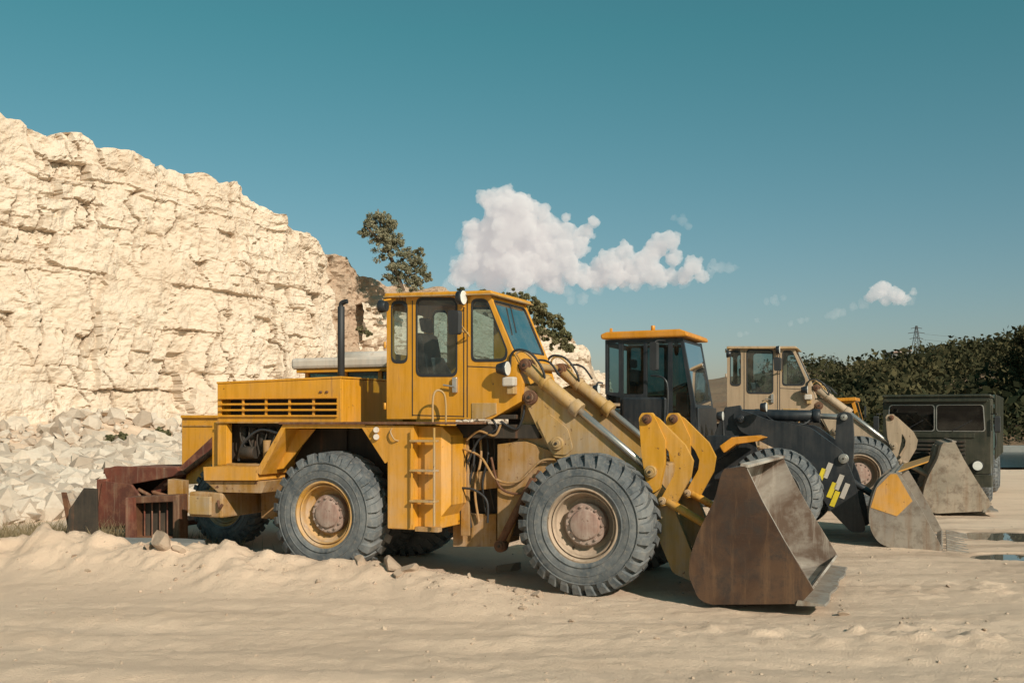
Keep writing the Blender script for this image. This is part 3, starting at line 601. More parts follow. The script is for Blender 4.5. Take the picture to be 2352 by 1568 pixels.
    cyl('tilt_cylinder',E,BLK,L(1690,952,1.3),L(1880,955,1.3),.105); cyl('tilt_gland',E,BLK,L(1868,955,1.3),L(1884,955,1.3),.125); cyl('tilt_rod',E,CHR,L(1880,955,1.3),L(1955,958,1.3),.05)
    o=rnd([L(u,v,1.25) for u,v in [(1922,950),(1940,944),(1958,950),(1962,1010),(1958,1080),(1940,1110),(1920,1080),(1918,1010)]],.08,4); plate('rocker',E,BLK,o,(0,.12,0),b=.015)
    hubpin('rocker_pin',E,CHR,L(1938,958,1.18),.06); tube('rocker_hose',E,RUB,[L(1860,965,.9),L(1840,975,.8),L(1790,972,.8),L(1760,955,.9)],.014)
    cyl('push_link',E,BLK,L(1940,1095,1.3),L(2030,1150,1.3),.06)
    cyl('arm_cross_tube',E,BLK,L(1890,1090,.78),L(1890,1090,.78)+Vector((0,1.15,0)),.12)
    bucket(E,L,[(2066,1086),(2044,1084),(2012,1118),(1996,1180),(2006,1228),(2042,1256),(2150,1270),(2166,1262)],[(2122,1180),(2092,1128)],GRYB,GRYB,True)
    plate('bucket_back_paint',E,YEL,[L(u,v,-.066) for u,v in [(2060,1088),(2046,1088),(2014,1120),(2000,1165),(2060,1185),(2096,1150)]],(0,.003,0),b=0)
    p=L(2066,1086,-.06); 
    plate('spill_guard',E,YEL,[p+Vector((-.04,0,0)),p+Vector((.42,.2,.17)),p+Vector((.42,2.6,.17)),p+Vector((-.04,2.84,0))],(.02,0,.03),b=.004)
    return E
modern_loader()

# ------------------------------------------------------------ half hidden tractor loader behind
def back_loader():
    ox,oy=-4.7,16.4; E=empty('tractor_loader',(ox,oy,0),-TH); L=frame(ox,oy,TH)
    def P(n,pts,c0,c1,m,b=.012): return plate(n,E,m,[L(u,v,c0) for u,v in pts],(0,c1-c0,0),b=b)
    c=L(510,1175,0); wheel('front_wheel_near',E,(c.x,0,.70),.70,.5,RIMY); wheel('front_wheel_far',E,(c.x,2.4,.70),.70,.5,RIMY,side=-1)
    wheel('rear_wheel_near',E,(c.x+2.9,0,.70),.70,.5,RIMY)
    P('front_body',[(417,957),(560,957),(560,1075),(417,1110)],.3,1.7,YEL); P('front_body_lid',[(414,953),(565,953),(565,960),(414,960)],.26,1.75,YEL)
    P('panel_rib',[(420,976),(556,976),(556,980),(420,980)],.285,.3,YDK)
    P('front_bracket',[(432,1050),(480,1035),(505,1040),(500,1075),(470,1110),(425,1112)],.15,.3,YEL)
    xa=L(700,900,.6).x;xb=L(880,900,.6).x
    box('cab_lower',E,YEL,xa,xb+.6,.6,2.0,1.0,2.62)
    za=2.80
    for xx in (xa,xa+.75,xb-.1,xb+.5):
        for yy in (.6,1.92): box('cab_pillar',E,YEL,xx,xx+.07,yy,yy+.07,2.62,za+.12)
    box('cab_glass_pane',E,GLD,xa+.08,xb+.5,.63,.64,2.62,za+.12,0)
    box('cab_roof',E,WHT,xa-.18,xb+.7,.45,2.15,za+.12,za+.30,.05); box('cab_roof_rim',E,YEL,xa-.1,xb+.6,.5,2.1,za+.06,za+.117,.01)
    cyl('roof_tank',E,WHT,(xa+.7,.6,za+.26),(xb+.2,.6,za+.26),.13)
    for dy in (0,1.5):
        v3=Vector((0,dy,0))
        o=[L(u,v,.1)+v3 for u,v in [(505,985),(512,1010),(400,1112),(352,1138),(345,1128),(392,1090)]]
        plate('loader_arm',E,REDR,o,(0,.12,0),b=.015); cyl('arm_ram',E,RUST,L(498,1030,.05)+v3,L(380,1115,.05)+v3,.045); hubpin('arm_pin',E,RUST,L(392,1098,.02)+v3,.08)
    P('bucket_back',[(236,1078),(262,1070),(405,1074),(420,1090),(300,1112),(246,1105)],-.1,.0,REDR)
    P('bucket_side',[(234,1104),(300,1112),(330,1150),(300,1205),(225,1212),(222,1180)],-.25,-.2,REDR)
    P('bucket_side_far',[(262,1072),(405,1076),(408,1190),(250,1200)],1.3,1.35,REDR)
    P('bucket_floor',[(226,1204),(395,1200),(395,1212),(224,1216)],-.2,1.3,REDR); P('bucket_wall',[(222,1100),(240,1100),(238,1212),(220,1212)],-.2,1.3,REDR)
    P('bucket_top',[(238,1074),(400,1072),(400,1082),(236,1088)],.0,1.3,REDR); P('bucket_inner',[(260,1085),(400,1085),(400,1205),(250,1205)],.5,.55,DRK)
    for k in range(4): tube('scrap_bar',E,RUST,[L(250+k*34,1112+k*6,-.15),L(270+k*38,1138,-.1),L(262+k*36,1200,-.12)],.035,False)
    return E
back_loader()
def scrap():
    E=empty('scrap_metal_frame',(0,0,0)); L=frame(-6.6,15.3,math.radians(8)); E.location=(-6.6,15.3,0); E.rotation_euler=(0,0,-math.radians(8))
    o=[L(u,v,0) for u,v in [(288,1142),(410,1136),(412,1250),(286,1252)]]; h=[L(u,v,0) for u,v in [(308,1156),(396,1152),(396,1232),(308,1234)]]
    plate('frame',E,RUST,o,(0,.3,0),[h],.015); plate('mesh_panel',E,DRK,[p+Vector((0,.25,0)) for p in h],(0,.02,0),b=0)
    for i in range(5):
        a=h[0]+(h[1]-h[0])*(i+.5)/5; b=h[3]+(h[2]-h[3])*(i+.5)/5; tube('bar',E,REDR,[a+Vector((0,.2,0)),b+Vector((0,.2,0))],.012,False)
    plate('diagonal_post',E,REDR,[L(288,1142,-.1),L(304,1142,-.1),L(308,1245,-.1),L(288,1248,-.1)],(0,.1,0)); 
    plate('sheet_scrap',E,DRK,[L(192,1120,.6),L(222,1122,.6),L(224,1225,.6),L(150,1240,.6),L(158,1170,.6)],(0,.04,0)); plate('sheet_scrap',E,RUST,[L(140,1130,.8),L(150,1130,.8),L(180,1240,.8),L(160,1240,.8)],(0,.04,0))
    plate('crate',E,YDK,[L(385,1100,.3),L(420,1104,.3),L(420,1180,.3),L(385,1180,.3)],(0,.2,0))
scrap()

# ------------------------------------------------------------ dark truck
def truck():
    r=math.radians(28); E=empty('cargo_truck',(9.35,25.1,0),-r)
    W=2.45
    def b_(n,m,x0,x1,y0,y1,z0,z1,b=.02): return box(n,E,m,x0,x1,y0,y1,z0,z1,b)
    fo=rnd([Vector((0,0,.75)),Vector((W,0,.75)),Vector((W,0,2.6)),Vector((0,0,2.6))],.12)
    h1=rnd([Vector((.12,0,1.78)),Vector((1.2,0,1.78)),Vector((1.2,0,2.42)),Vector((.16,0,2.42))],.08); h2=rnd([Vector((1.25,0,1.78)),Vector((W-.12,0,1.78)),Vector((W-.16,0,2.42)),Vector((1.25,0,2.42))],.08)
    plate('cab_front',E,OLV,fo,(0,.06,0),[h1,h2],.02)
    for h in(h1,h2): 
        mkobj('windscreen_pane',[p+Vector((0,.03,0)) for p in h],[tuple(range(len(h)))],GLD,E); plate('windscreen_seal',E,CHR,scl(h,-.012),(0,-.01,0),[scl(h,.012)],.002)
    for x in (0.0,W-.06):
        hh=[Vector((x,.2,1.78)),Vector((x,1.1,1.78)),Vector((x,1.1,2.4)),Vector((x,.28,2.4))]
        plate('cab_side',E,OLV,[(x,.061,.75),(x,1.5,.75),(x,1.5,2.58),(x,.061,2.58)],(.06,0,0),[hh],.01); mkobj('side_glass',[p+Vector((.03,0,0)) for p in hh],[(0,1,2,3)],GLD,E)
    b_('cab_roof',OLV,-.02,W+.02,-.04,1.55,2.601,2.68,.05); b_('cab_back',OLV,.06,W-.06,1.45,1.5,.75,2.58); b_('sun_visor',OLV,.05,W-.05,-.16,-.02,2.5,2.53,.01)
    b_('seat_row',RUB,.3,W-.3,.9,1.2,1.3,2.0,.08); b_('dashboard',RUB,.1,W-.1,.1,.35,1.4,1.8,.05)
    for k in range(6): b_('grille_slat',DRK,.55,W-.55,-.04,-.002,1.0+k*.1,1.05+k*.1,.008)
    b_('badge_panel',OLV,.35,W-.35,-.03,-.002,1.62,1.72,.01)
    b_('bumper',OLV,-.05,W+.05,-.28,-.02,.45,.74,.03)
    for x in(.28,W-.28): 
        cyl('headlamp',E,BLK,(x,.0,.95),(x,-.08,.95),.13); cyl('headlamp_lens',E,LMP,(x,-.08,.95),(x,-.09,.95),.11)
    b_('number_plate',WHT,.85,1.3,-.30,-.281,.52,.64,.003)
    for x in(-.22,W+.08): b_('mirror',RUB,x,x+.14,-.1,-.04,1.75,2.15,.03); tube('mirror_arm',E,RUB,[(x+.07,-.07,2.2),(W if x>0 else 0,.1,2.2)],.012,False)
    tube('wiper',E,RUB,[(.5,-.03,1.78),(.95,-.03,2.05)],.01,False); tube('wiper',E,RUB,[(1.6,-.03,1.78),(2.05,-.03,2.05)],.01,False)
    b_('chassis',DRK,.7,W-.7,.2,6.8,.75,1.0); b_('cargo_bed',TARP,-.02,W+.02,1.7,6.8,1.15,1.9,.02); 
    for k in range(6): b_('cargo_stake',OLV,W+.02,W+.07,1.75+k*.98,1.83+k*.98,1.05,2.7,.01)
    for z in(2.1,2.35,2.6): b_('cargo_rail',TARP,W-.01,W+.018,1.7,6.8,z,z+.1,.01)
    for x,s in((0,1),(W,-1)):
        for y in(.75,4.6,5.9):
            e=bpy.data.objects.new('wheel_mount',None); COL.objects.link(e); e.parent=E; e.location=(x,y,.52); e.rotation_euler=(0,0,-math.pi/2 if s>0 else math.pi/2)
            wheel('wheel',e,(0,0,0),.52,.36,OLV,OLV,1,22,.03)
    tube('grab_handle',E,RUB,[(W+.03,1.2,1.3),(W+.08,1.2,1.5),(W+.03,1.2,1.9)],.015)
truck()
def orange():
    E=empty('orange_loader',(9.0,30.5,0),-TH); L=frame(9.0,30.5,TH); c0=.6
    out=[(1888,922),(1962,918),(1978,975),(1978,1020),(1888,1020)]; w=[[(1896,928),(1920,928),(1920,968),(1896,968)],[(1926,928),(1956,926),(1968,970),(1926,970)]]
    for cc,s in((c0,1),(2.0,-1)):
        o=[Vector((L(u,v,c0).x,cc,L(u,v,c0).z)) for u,v in out]; hs=[[Vector((L(u,v,c0).x,cc,L(u,v,c0).z)) for u,v in q] for q in w]
        plate('cab_side',E,ORG,o,(0,.05*s,0),hs,.01)
        for h in hs: mkobj('glass',[p+Vector((0,.02*s,0)) for p in h],[(0,1,2,3)],GLD,E)
    A=L(1962,919,c0);B=L(1978,975,c0)
    q=[Vector((A.x,.651,A.z)),Vector((A.x,1.949,A.z)),Vector((B.x,1.949,B.z)),Vector((B.x,.651,B.z))]
    plate('windscreen_frame',E,ORG,q,(-.03,0,0),[scl(q,.1)],.004); mkobj('windscreen',scl(q,.1),[(0,1,2,3)],GLD,E)
    plate('cab_roof',E,ORG,[L(1884,916,.5),L(1966,912,.5),L(1967,920,.5),L(1884,923,.5)],(0,1.6,0),b=.02)
    x0=L(1888,990,c0).x;x1=L(1978,990,c0).x
    box('lower_body',E,ORG,x0-2.2,x1+.3,.5,2.1,.9,1.7,.05); box('engine_cover',E,ORG,x0-2.1,x0-.05,.6,2.0,1.7,2.2,.05)
    p=L(1985,940,.3); box('mirror',E,BLK,p.x,p.x+.05,.3,.45,p.z-.25,p.z+.1)
    for x in(x0-1.4,x1-.1):
        wheel('wheel',E,(x,.1,.7),.7,.5,RIMY); wheel('wheel',E,(x,2.5,.7),.7,.5,RIMY,side=-1)
orange()

# ------------------------------------------------------------ ground
def lerp(X,xs,ys): return np.interp(X,xs,ys)
def talus_d(X,Y): return (X+20)*.836-(Y-38)*.549
def gh(X,Y):
    h=.03*fbm(X*.45,Y*.45,4)+.018*fbm(X*2.7,Y*2.7,3)+.012*fbm(X*9,Y*9,3)*(Y<24)
    yb=lerp(X,[-14,-7.2,-2,-.1,1],[15.2,14.0,12.75,11.75,11.4]); hb=lerp(X,[-14,-7,-4,-2,-.8,.0,.5],[.56,.48,.41,.33,.21,.07,0])
    hb=hb*(1+.40*fbm(X*1.1,Y*.4+3,4)); d=Y-yb+.25*fbm(X*.9,X*0+5,3); w=np.where(d<0,.72,.5)
    n=(1+.42*fbm(X*3.5,Y*3.5,5))
    h=h+hb*np.exp(-(np.abs(d)/w)**1.8)*n
    fg=sstep(12,10.6,Y)
    h=h+fg*.030*np.sin(Y*8+X*.4+3*fbm(X*.3,Y*.3,2))*sstep(3,-1,X)*(.6+fbm(X*.4,Y*.8+7,3))+fg*.07*fbm(X*.3,Y*1.5,5)+fg*.014*fbm(X*7,Y*7,3)
    h=h+fg*.02*sstep(.1,.3,fbm(X*.5+3,Y*2.2,3))*np.maximum(0,np.sin(X*11+Y*4))
    cl=np.exp(-((X-3.6)/2.2)**2-((Y-10.15+.12*X)/.45)**2); h=h+cl*.16*np.maximum(0,fbm(X*5,Y*6,3))+cl*.02
    cl=np.exp(-((X-6.2)/1.6)**2-((Y-12.3)/.7)**2); h=h+cl*.12*np.maximum(0,fbm(X*5,Y*6,3))
    for (px,py,rx,ry) in((9.15,17.9,.95,.75),(7.95,15.3,.75,.40)):
        e=((X-px)/rx)**2+((Y-py)/ry)**2+.35*fbm(X*1.5,Y*3,3); m=sstep(1.7,.9,e); h=h*(1-m)-.07*m
    td=talus_d(X,Y); t=np.clip(1-(td-.5)/18.5,0,1.05)**1.25*1.75*sstep(6,-2,X); t=t*(1+.35*fbm(X*.35,Y*.35,5))+sstep(19,14,td)*sstep(6,-2,X)*.16*fbm(X*1.7,Y*1.7,3); h=h+t
    return h
def axis(parts): return np.unique(np.concatenate(parts))
xs=axis([np.linspace(-3000,-60,14),np.linspace(-60,-24,30),np.linspace(-24,-14,60),np.arange(-14,14,.05),np.linspace(14,60,70),np.linspace(60,3000,14)])
ys=axis([np.linspace(-200,4,12),np.arange(4,7,.2),np.arange(7,17,.04),np.arange(17,40,.14),np.arange(40,60,.6),np.linspace(60,3500,30)])
GX,GY=np.meshgrid(xs,ys,indexing='ij'); GZ=gh(GX,GY)
ground=npmesh('ground',np.stack([GX,GY,GZ],-1).reshape(-1,3),grid_faces(len(xs),len(ys)),SAND,True)
npmesh('puddle',[[7.9,16.8,-.03],[11.5,16.8,-.03],[11.5,19.0,-.03],[7.9,19.0,-.03]],[[0,1,2,3]],PUD)
npmesh('puddle',[[7.0,14.7,-.03],[10.0,14.7,-.03],[10.0,15.9,-.03],[7.0,15.9,-.03]],[[0,1,2,3]],PUD)
npmesh('river_water',[[19.5,40,.09],[90,38,.09],[90,57,.09],[26,57,.09]],[[0,1,2,3]],WAT)
box('river_wall',None,CONC,22,95,57.2,58,-.1,.45,.03)

# ------------------------------------------------------------ rocks
def ico(n):
    bm=bmesh.new(); bmesh.ops.create_icosphere(bm,subdivisions=n,radius=1); V=np.array([v.co[:] for v in bm.verts]); Fq=np.array([[v.index for v in f.verts] for f in bm.faces]); bm.free(); return V,Fq
IV,IF=ico(1); JV,JF=ico(3)
def rocks(name,pos,size,mat,hi=False,flat=.75):
    BV,BF=(JV,JF) if hi else (IV,IF); Vs=[];Fs=[];k=0
    for p,s in zip(pos,size):
        V=BV.copy()
        for _ in range(11 if hi else 5):
            n=R.randn(3); n/=np.linalg.norm(n); dd=R.uniform(.38,.8); e=V@n-dd; V=V-np.outer(np.maximum(e,0),n)
        if hi: V=V*(1+.05*(fbm(V[:,0]*3+p[0]*7,V[:,1]*3+V[:,2]*2,3))[:,None]+.01*R.randn(len(V),1))
        V=V*R.uniform(.55,1.25,3)*np.array([1,1,flat]); a=R.uniform(0,6.28); c_,s_=math.cos(a),math.sin(a)
        t=R.uniform(-.8,.8); M=np.array([[c_,-s_,0],[s_,c_,0],[0,0,1]])@np.array([[1,0,0],[0,math.cos(t),-math.sin(t)],[0,math.sin(t),math.cos(t)]])
        Vs.append(V@M.T*s+p); Fs.append(BF+k); k+=len(BV)
    return npmesh(name,np.concatenate(Vs),np.concatenate(Fs),mat,False)
n=5200; uu=R.uniform(-250,520,n*4); YY=R.uniform(19.5,44,n*4); XX=(uu-1176)/F*YY; td=talus_d(XX,YY)
pr_=np.where(td>8.5+3*fbm(XX*.2,YY*.2,3),1,.10)
keep=(R.rand(len(td))<pr_)&(td>.5)&(td<18.2+1.5*fbm(XX*.4,YY*.2,2))&(XX<-7.2-.1*(YY-20)); XX=XX[keep][:n];YY=YY[keep][:n]
sz=.07+.40*R.rand(len(XX))**2.6+.05*R.rand(len(XX)); sz*=1+.2*(YY-20)/15
rocks('limestone_rubble',np.stack([XX,YY,gh(XX,YY)+sz*.40],1),sz,ROCK)
n=2400; uu=R.uniform(-100,2450,n); YY=7.5+R.rand(n)**1.3*14; XX=(uu-1176)/F*YY; sz=.005+.028*R.rand(n)**6
yb=np.interp(XX,[-14,-7.2,-2,-.1,1],[15.2,14.0,12.75,11.75,11.4])
mv=(R.rand(n)<.45)&(XX<1); YY=np.where(mv,yb+R.randn(n)*.45,YY); sz=np.where(mv,sz*1.6,sz)
rocks('pebbles',np.stack([XX,YY,gh(XX,YY)+sz*.1],1),sz,PEB)
def gp(u,Y): 
    X=(u-1176)/F*Y; return np.array([X,Y,float(gh(np.array([X]),np.array([Y]))[0])])
for (u,Y,s) in((378,13.2,.24),(345,13.3,.11),(408,13.1,.12),(830,12.6,.14),(900,12.4,.19),(935,12.3,.15),(915,12.2,.11),(1238,11.8,.15),(1194,11.8,.09),(1938,10.8,.085),(600,12.5,.06),(1165,14.0,.3),(1130,12.2,.1),(1535,8.4,.03),(2180,12.5,.05),(170,13.3,.07)):
    p=gp(u,Y); p[2]+=s*.10; rocks('boulder',[p],[s],PEB,True,.65)
p=gp(368,14.6); e=box('concrete_slab',None,CONC,-.62,.62,-.2,.2,-.09,.09,.02); e.location=(p[0],p[1],.24); e.rotation_euler=(0.05,.03,.1)

# ------------------------------------------------------------ cliffs
def cliff(name,path,prof,mat,amp=1.0,step=.075,batter=.10,blocky=1.0,rough=.25,seed=3,back=60,hold=None,smooth=False,zs=1.0,strata=.02):
    rg=np.random.RandomState(seed); path=np.array(path,float); seg=np.linalg.norm(np.diff(path,axis=0),axis=1); cum=np.concatenate([[0],np.cumsum(seg)]); LN=cum[-1]
    ns=int(LN/step); s=np.linspace(0,LN,ns); px=np.interp(s,cum,path[:,0]); py=np.interp(s,cum,path[:,1])
    k=int(1.2/step)*2+1; ker=np.ones(k)/k
    tx=np.gradient(px);ty=np.gradient(py); tx=np.convolve(np.pad(tx,k//2,'edge'),ker,'valid');ty=np.convolve(np.pad(ty,k//2,'edge'),ker,'valid')
    l=np.hypot(tx,ty); nx=ty/l; ny=-tx/l
    u=1176+F*px/py; pu,pv=zip(*prof); vv=np.interp(u,pu,pv); top=np.maximum((H+(HV-vv)/F*py)*zs,.5)
    if hold is not None:
        th=np.interp(cum[hold],s,top); top=np.where(s>cum[hold],th-.22*(s-cum[hold]),top)
    top=top+.30*fbm(s*.9,s*0+seed,4)*(amp<1.3)
    nt_=int(top.max()/step); t=np.linspace(0,1,nt_); S,T=np.meshgrid(s,t,indexing='ij'); Z=T*top[:,None]
    zz=Z+.35*fbm(S*.07,Z*.12,3)+.22*fbm(S*.8,Z*.7+4,4)+S*strata
    disp=np.zeros_like(S)
    mask=np.clip(.55+1.5*fbm(S*.16+31,Z*.22+3,4),.12,1.15)   # weathered smooth zones versus fresh blocky zones
    for lev,(rh,cw,am) in enumerate(((3.1,4.4,.40),(1.25,1.9,.30),(.45,.80,.13))):
        b=np.cumsum(rg.uniform(.45,1.7,200)*rh)-3; row=np.searchsorted(b,zz.ravel()).reshape(zz.shape); row=np.clip(row,1,199)
        w=cw*rg.uniform(.5,1.7,200); off=rg.uniform(0,50,200); sp=S+off[row]+.22*cw*fbm(S*.7+lev*9,Z*1.1,5)+.45*(zz-b[row-1])*rg.uniform(-1,1,200)[row]
        cf=sp/w[row]; col=np.floor(cf).astype(int); hsh=TB[(row*37+lev*11)&255,(col*91+13)&255]; h2=TB[(row*17+5)&255,(col*53+lev)&255]; h3=TB[(row*71+9)&255,(col*29+lev*3)&255]
        mk=mask if lev else (.4+.6*mask)
        D_=am*blocky*(hsh-.5)
        fr=cf-col-.5; tl=(zz-b[row-1])/(b[row]-b[row-1])-.5
        D_=D_+am*blocky*((.8,1.3,1.2)[lev]*fr*(h2-.5)+.9*tl*(h3-.5))
        dz=np.minimum(zz-b[row-1],b[row]-zz); dx=np.minimum(cf-col,col+1-cf)*w[row]
        dep=(.45,.38,.09)[lev]*blocky; cwid=(.07,.05,.035)[lev]
        D_=D_-dep*np.exp(-(dx/cwid)**2)*(h2>(.6,.5,.4)[lev])*(.3+h2)
        D_=D_-dep*.40*np.exp(-(dz/(cwid*.7))**2)*(h3>(.62,.68,.55)[lev])
        if lev==1: D_=D_-.50*blocky*(h3>.955)
        if lev==2: D_=D_-.28*blocky*(h3>.95)
        disp+=D_*mk
    disp+=amp*1.2*fbm(S*.10,Z*.07+2,3)+rough*1.4*fbm(S*.8,Z*1.0,6)+.09*fbm(S*4,Z*5,4)
    disp+=.9*np.clip(1-Z/3.2,0,1)**2
    D=disp-batter*Z; X=px[:,None]+nx[:,None]*D; Y=py[:,None]+ny[:,None]*D
    Zt=Z+ (T**8)*(.35*fbm(S*.8,S*0+7,4))
    bx=[]
    for d in (.3,1,2.5,6,15,back):
        bx.append((X[:,-1]-nx*d,Y[:,-1]-ny*d,Zt[:,-1]+.12*fbm(s*1.3,s*0+d,3)-.05*d))
    X=np.concatenate([X]+[q[0][:,None] for q in bx],1);Y=np.concatenate([Y]+[q[1][:,None] for q in bx],1);Zt=np.concatenate([Zt]+[q[2][:,None] for q in bx],1)
    return npmesh(name,np.stack([X,Y,Zt-.3],-1).reshape(-1,3),grid_faces(*X.shape),mat,smooth)
profA=[(-900,160),(-300,200),(0,226),(80,243),(150,268),(238,292),(268,312),(276,330),(350,340),(402,356),(408,378),(418,366),(500,382),(540,398),(588,403),(598,432),(640,455),(690,484),(704,518),(755,528),(770,545)]
cliff('limestone_cliff',[(-46,2),(-33,20),(-20,38),(-9.6,54),(-9.3,57),(-12.5,61),(-20,66)],profA,CLF,amp=1.0,step=.060,seed=14,hold=3,zs=1.01)
profB=[(560,605),(740,596),(800,584),(848,596),(878,636),(950,652),(1010,660),(1100,668),(1200,690),(1290,742),(1330,772),(1374,788),(1383,850),(1400,900),(1500,940)]
cliff('earth_bank',[(-17,59),(-11.2,59.5),(-8,61.5),(-4,65),(.8,71),(4,75),(7.3,79),(8.5,84),(8.5,110)],profB,DIRT,amp=1.6,step=.11,batter=.28,blocky=.6,rough=.7,seed=9,back=80,zs=1.07)
cliff('limestone_cliff',[(-9,62.5),(-3,68),(3,73),(7.4,77),(8.6,82),(8.7,100)],[(700,700),(900,690),(1100,705),(1230,755),(1290,770),(1340,778),(1376,796),(1384,850),(1500,900)],CLF,amp=.9,step=.10,batter=.12,seed=21,back=20,zs=1.02)
n=1300; XX=R.uniform(-13,6,n); YY=R.uniform(50,66,n); sz=.12+.5*R.rand(n)**3
rocks('limestone_rubble',np.stack([XX,YY,gh(XX,YY)+R.rand(n)*1.2*(YY-50)/16],1),sz,ROCK)

# ------------------------------------------------------------ far hills + forest
pv=[(1000,915),(1380,910),(1600,862),(1790,836),(1880,836),(2000,823),(2100,812),(2200,802),(2290,792),(2352,778),(2600,745),(3500,710)]
def hillz(X,Y):
    u=1176+F*X/Y; v=np.interp(u,[a for a,b in pv],[b for a,b in pv]); zr=(HV-v)/F*165+H-.6
    zr=zr+.9*fbm(X*.05,Y*0+3,4)
    t=np.clip((Y-58)/112,0,1)
    r=zr*(t**.9)*(1+.30*fbm(X*.035,Y*.03,3)*(1-t*t))
    r=np.where(Y>170,zr*(1-.25*sstep(170,260,Y)),r)
    far=((HV-v)/F*620-6)*sstep(280,600,Y); return np.maximum(r,far)-.15
aa=np.linspace(.02,1.3,260); yy=axis([np.linspace(58,260,110),np.linspace(260,1200,30)])
A_,Y_=np.meshgrid(aa,yy,indexing='ij'); X_=A_*Y_; Z_=hillz(X_,Y_)+.25*fbm(X_*.4,Y_*.4,3)
HILL=mat_rock('hill_soil',(.19,.115,.065),(.22,.15,.09),(.07,.06,.035),.3,.3)
npmesh('hill',np.stack([X_,Y_,Z_],-1).reshape(-1,3),grid_faces(len(aa),len(yy)),HILL,True)
def leafmesh(name,cent,rad,nl,size,mat,par=None,pw=.45):
    N=len(cent); c=np.repeat(cent,nl,0); r=np.repeat(rad,nl,0); M=N*nl
    d=R.randn(M,3); d/=np.linalg.norm(d,axis=1)[:,None]; p=c+d*r*(R.rand(M,1)**pw)
    a=R.randn(M,3); a/=np.linalg.norm(a,axis=1)[:,None]; b=np.cross(a,R.randn(M,3)); b/=np.linalg.norm(b,axis=1)[:,None]
    s=(size if np.isscalar(size) else np.repeat(size,nl)[:,None])*R.uniform(.6,1.3,(M,1))
    V=np.stack([p-a*s,p+b*s*.55,p+a*s,p-b*s*.55],1).reshape(-1,3); Fq=np.arange(M*4).reshape(M,4)
    return npmesh(name,V,Fq,mat,False,par)
n=6200; a_=R.uniform(.25,.62,n); Yt=60+118*R.rand(n)**.75; Xt=a_*Yt; u=1176+F*a_
dens=fbm(Xt*.06,Yt*.06,3)
kp=((R.rand(n)<np.clip((u-1760)/200,.05,1)) | (Yt<105))&(dens>-.16); Xt=Xt[kp];Yt=Yt[kp]; zt=hillz(Xt,Yt); hh=(.35+1.9*R.rand(len(Xt))**3)*(1+.8*dens[kp])*(1-.2*(Yt>160))
leafmesh('forest',np.stack([Xt,Yt,zt+hh*.6],1),np.stack([hh*1.05,hh*1.05,hh*.95],1),52,hh*.15,FOR)
n=60; a_=R.uniform(.50,.62,n); Yt=R.uniform(66,95,n); Xt=a_*Yt; top=H+(HV-np.interp(1176+F*a_,[2290,2320,2345,2600],[835,785,756,720]))/F*Yt
C_=[];R_=[]
for x,y,tz in zip(Xt,Yt,top):
    z0=float(hillz(np.array([x]),np.array([y]))[0]); tz=tz-R.rand()*2.2
    for k in range(9):
        f=k/8; sp=1.5*(1-f*.8); C_.append((x+R.randn()*.5*sp,y+R.randn()*.5*sp,z0+(tz-z0)*f)); rr=sp*R.uniform(.6,1.1)+.15; R_.append((rr,rr,.7))
leafmesh('forest_trees',np.array(C_),np.array(R_),150,.17,FOR)

# ------------------------------------------------------------ trees and bushes
def W3(u,v,Y): return Vector(((u-1176)/F*Y,Y,H+(HV-v)/F*Y))
def tree(name,Y,base,limbs,blobs,nl,size,mat=None,sub=16):
    E=empty(name,W3(*base,Y)); o=E.location
    E_inv=lambda p: p-o
    for i,l in enumerate(limbs):
        pts=[E_inv(W3(u,v,Y+dy)) for u,v,dy in l]
        for k in range(len(pts)-1):
            r0=.16*(1-k/len(pts))*(1 if i==0 else .5); r1=.16*(1-(k+1)/len(pts))*(1 if i==0 else .5)
            cyl('trunk' if i==0 else 'limb',E,BARK,pts[k],pts[k+1],r0,max(r1,.02),seg=10,b=0)
    C_=[];R_=[];s=Y/F
    for (u,v,r) in blobs:
        c=np.array(E_inv(W3(u,v,Y)));
        for k in range(sub):
            d=R.randn(3); d/=np.linalg.norm(d); q=c+d*r*s*R.uniform(.2,1.15); C_.append(q); rr=r*s*R.uniform(.16,.42); R_.append((rr,rr,rr*.8))
    leafmesh('crown',np.array(C_),np.array(R_),nl,size,mat or LEAF,E,.7)
tree('olive_tree',62,(925,668),[[(925,668,0),(905,610,0),(885,560,.3),(872,510,0),(868,480,0)],[(905,610,0),(940,585,.5),(965,575,.5)],[(888,565,.3),(850,530,-.4),(835,515,-.4)],[(915,640,0),(950,630,.4),(975,620,.5)]],
 [(872,497,22),(850,515,24),(895,515,24),(868,545,30),(905,548,26),(885,580,30),(922,580,24),(910,612,32),(948,600,24),(945,625,30),(972,625,20),(930,648,28),(835,530,14),(962,580,13),(985,635,10),(895,635,20),(960,650,20),(930,620,26),(880,530,24),(895,565,24)],100,.065)
tree('bush',70,(1215,720),[[(1215,720,0),(1205,690,0),(1195,670,0)]],[(1180,680,16),(1200,688,20),(1225,698,22),(1245,712,22),(1205,712,22),(1262,728,20),(1235,735,24),(1280,745,18),(1295,765,18),(1270,765,22),(1300,788,16),(1310,800,12),(1240,760,22),(1275,785,18)],90,.10,BUSHL)
tree('bush',70,(1085,672),[[(1085,690,0),(1085,672,0)]],[(1060,668,8),(1110,672,8),(1150,680,9)],60,.1,BUSHL)
tree('shrub',33,(270,1012),[[(270,1015,0),(270,1000,0)]],[(262,1004,11),(280,1003,12),(252,1006,8)],60,.05,BUSHL)
tree('shrub',36,(370,1000),[[(370,1002,0),(370,992,0)]],[(366,992,10),(382,994,8)],50,.05,BUSHL)
tree('shrub',58,(835,745),[[(835,760,0),(835,740,0)]],[(830,755,10),(845,765,8)],50,.08,BUSHL)
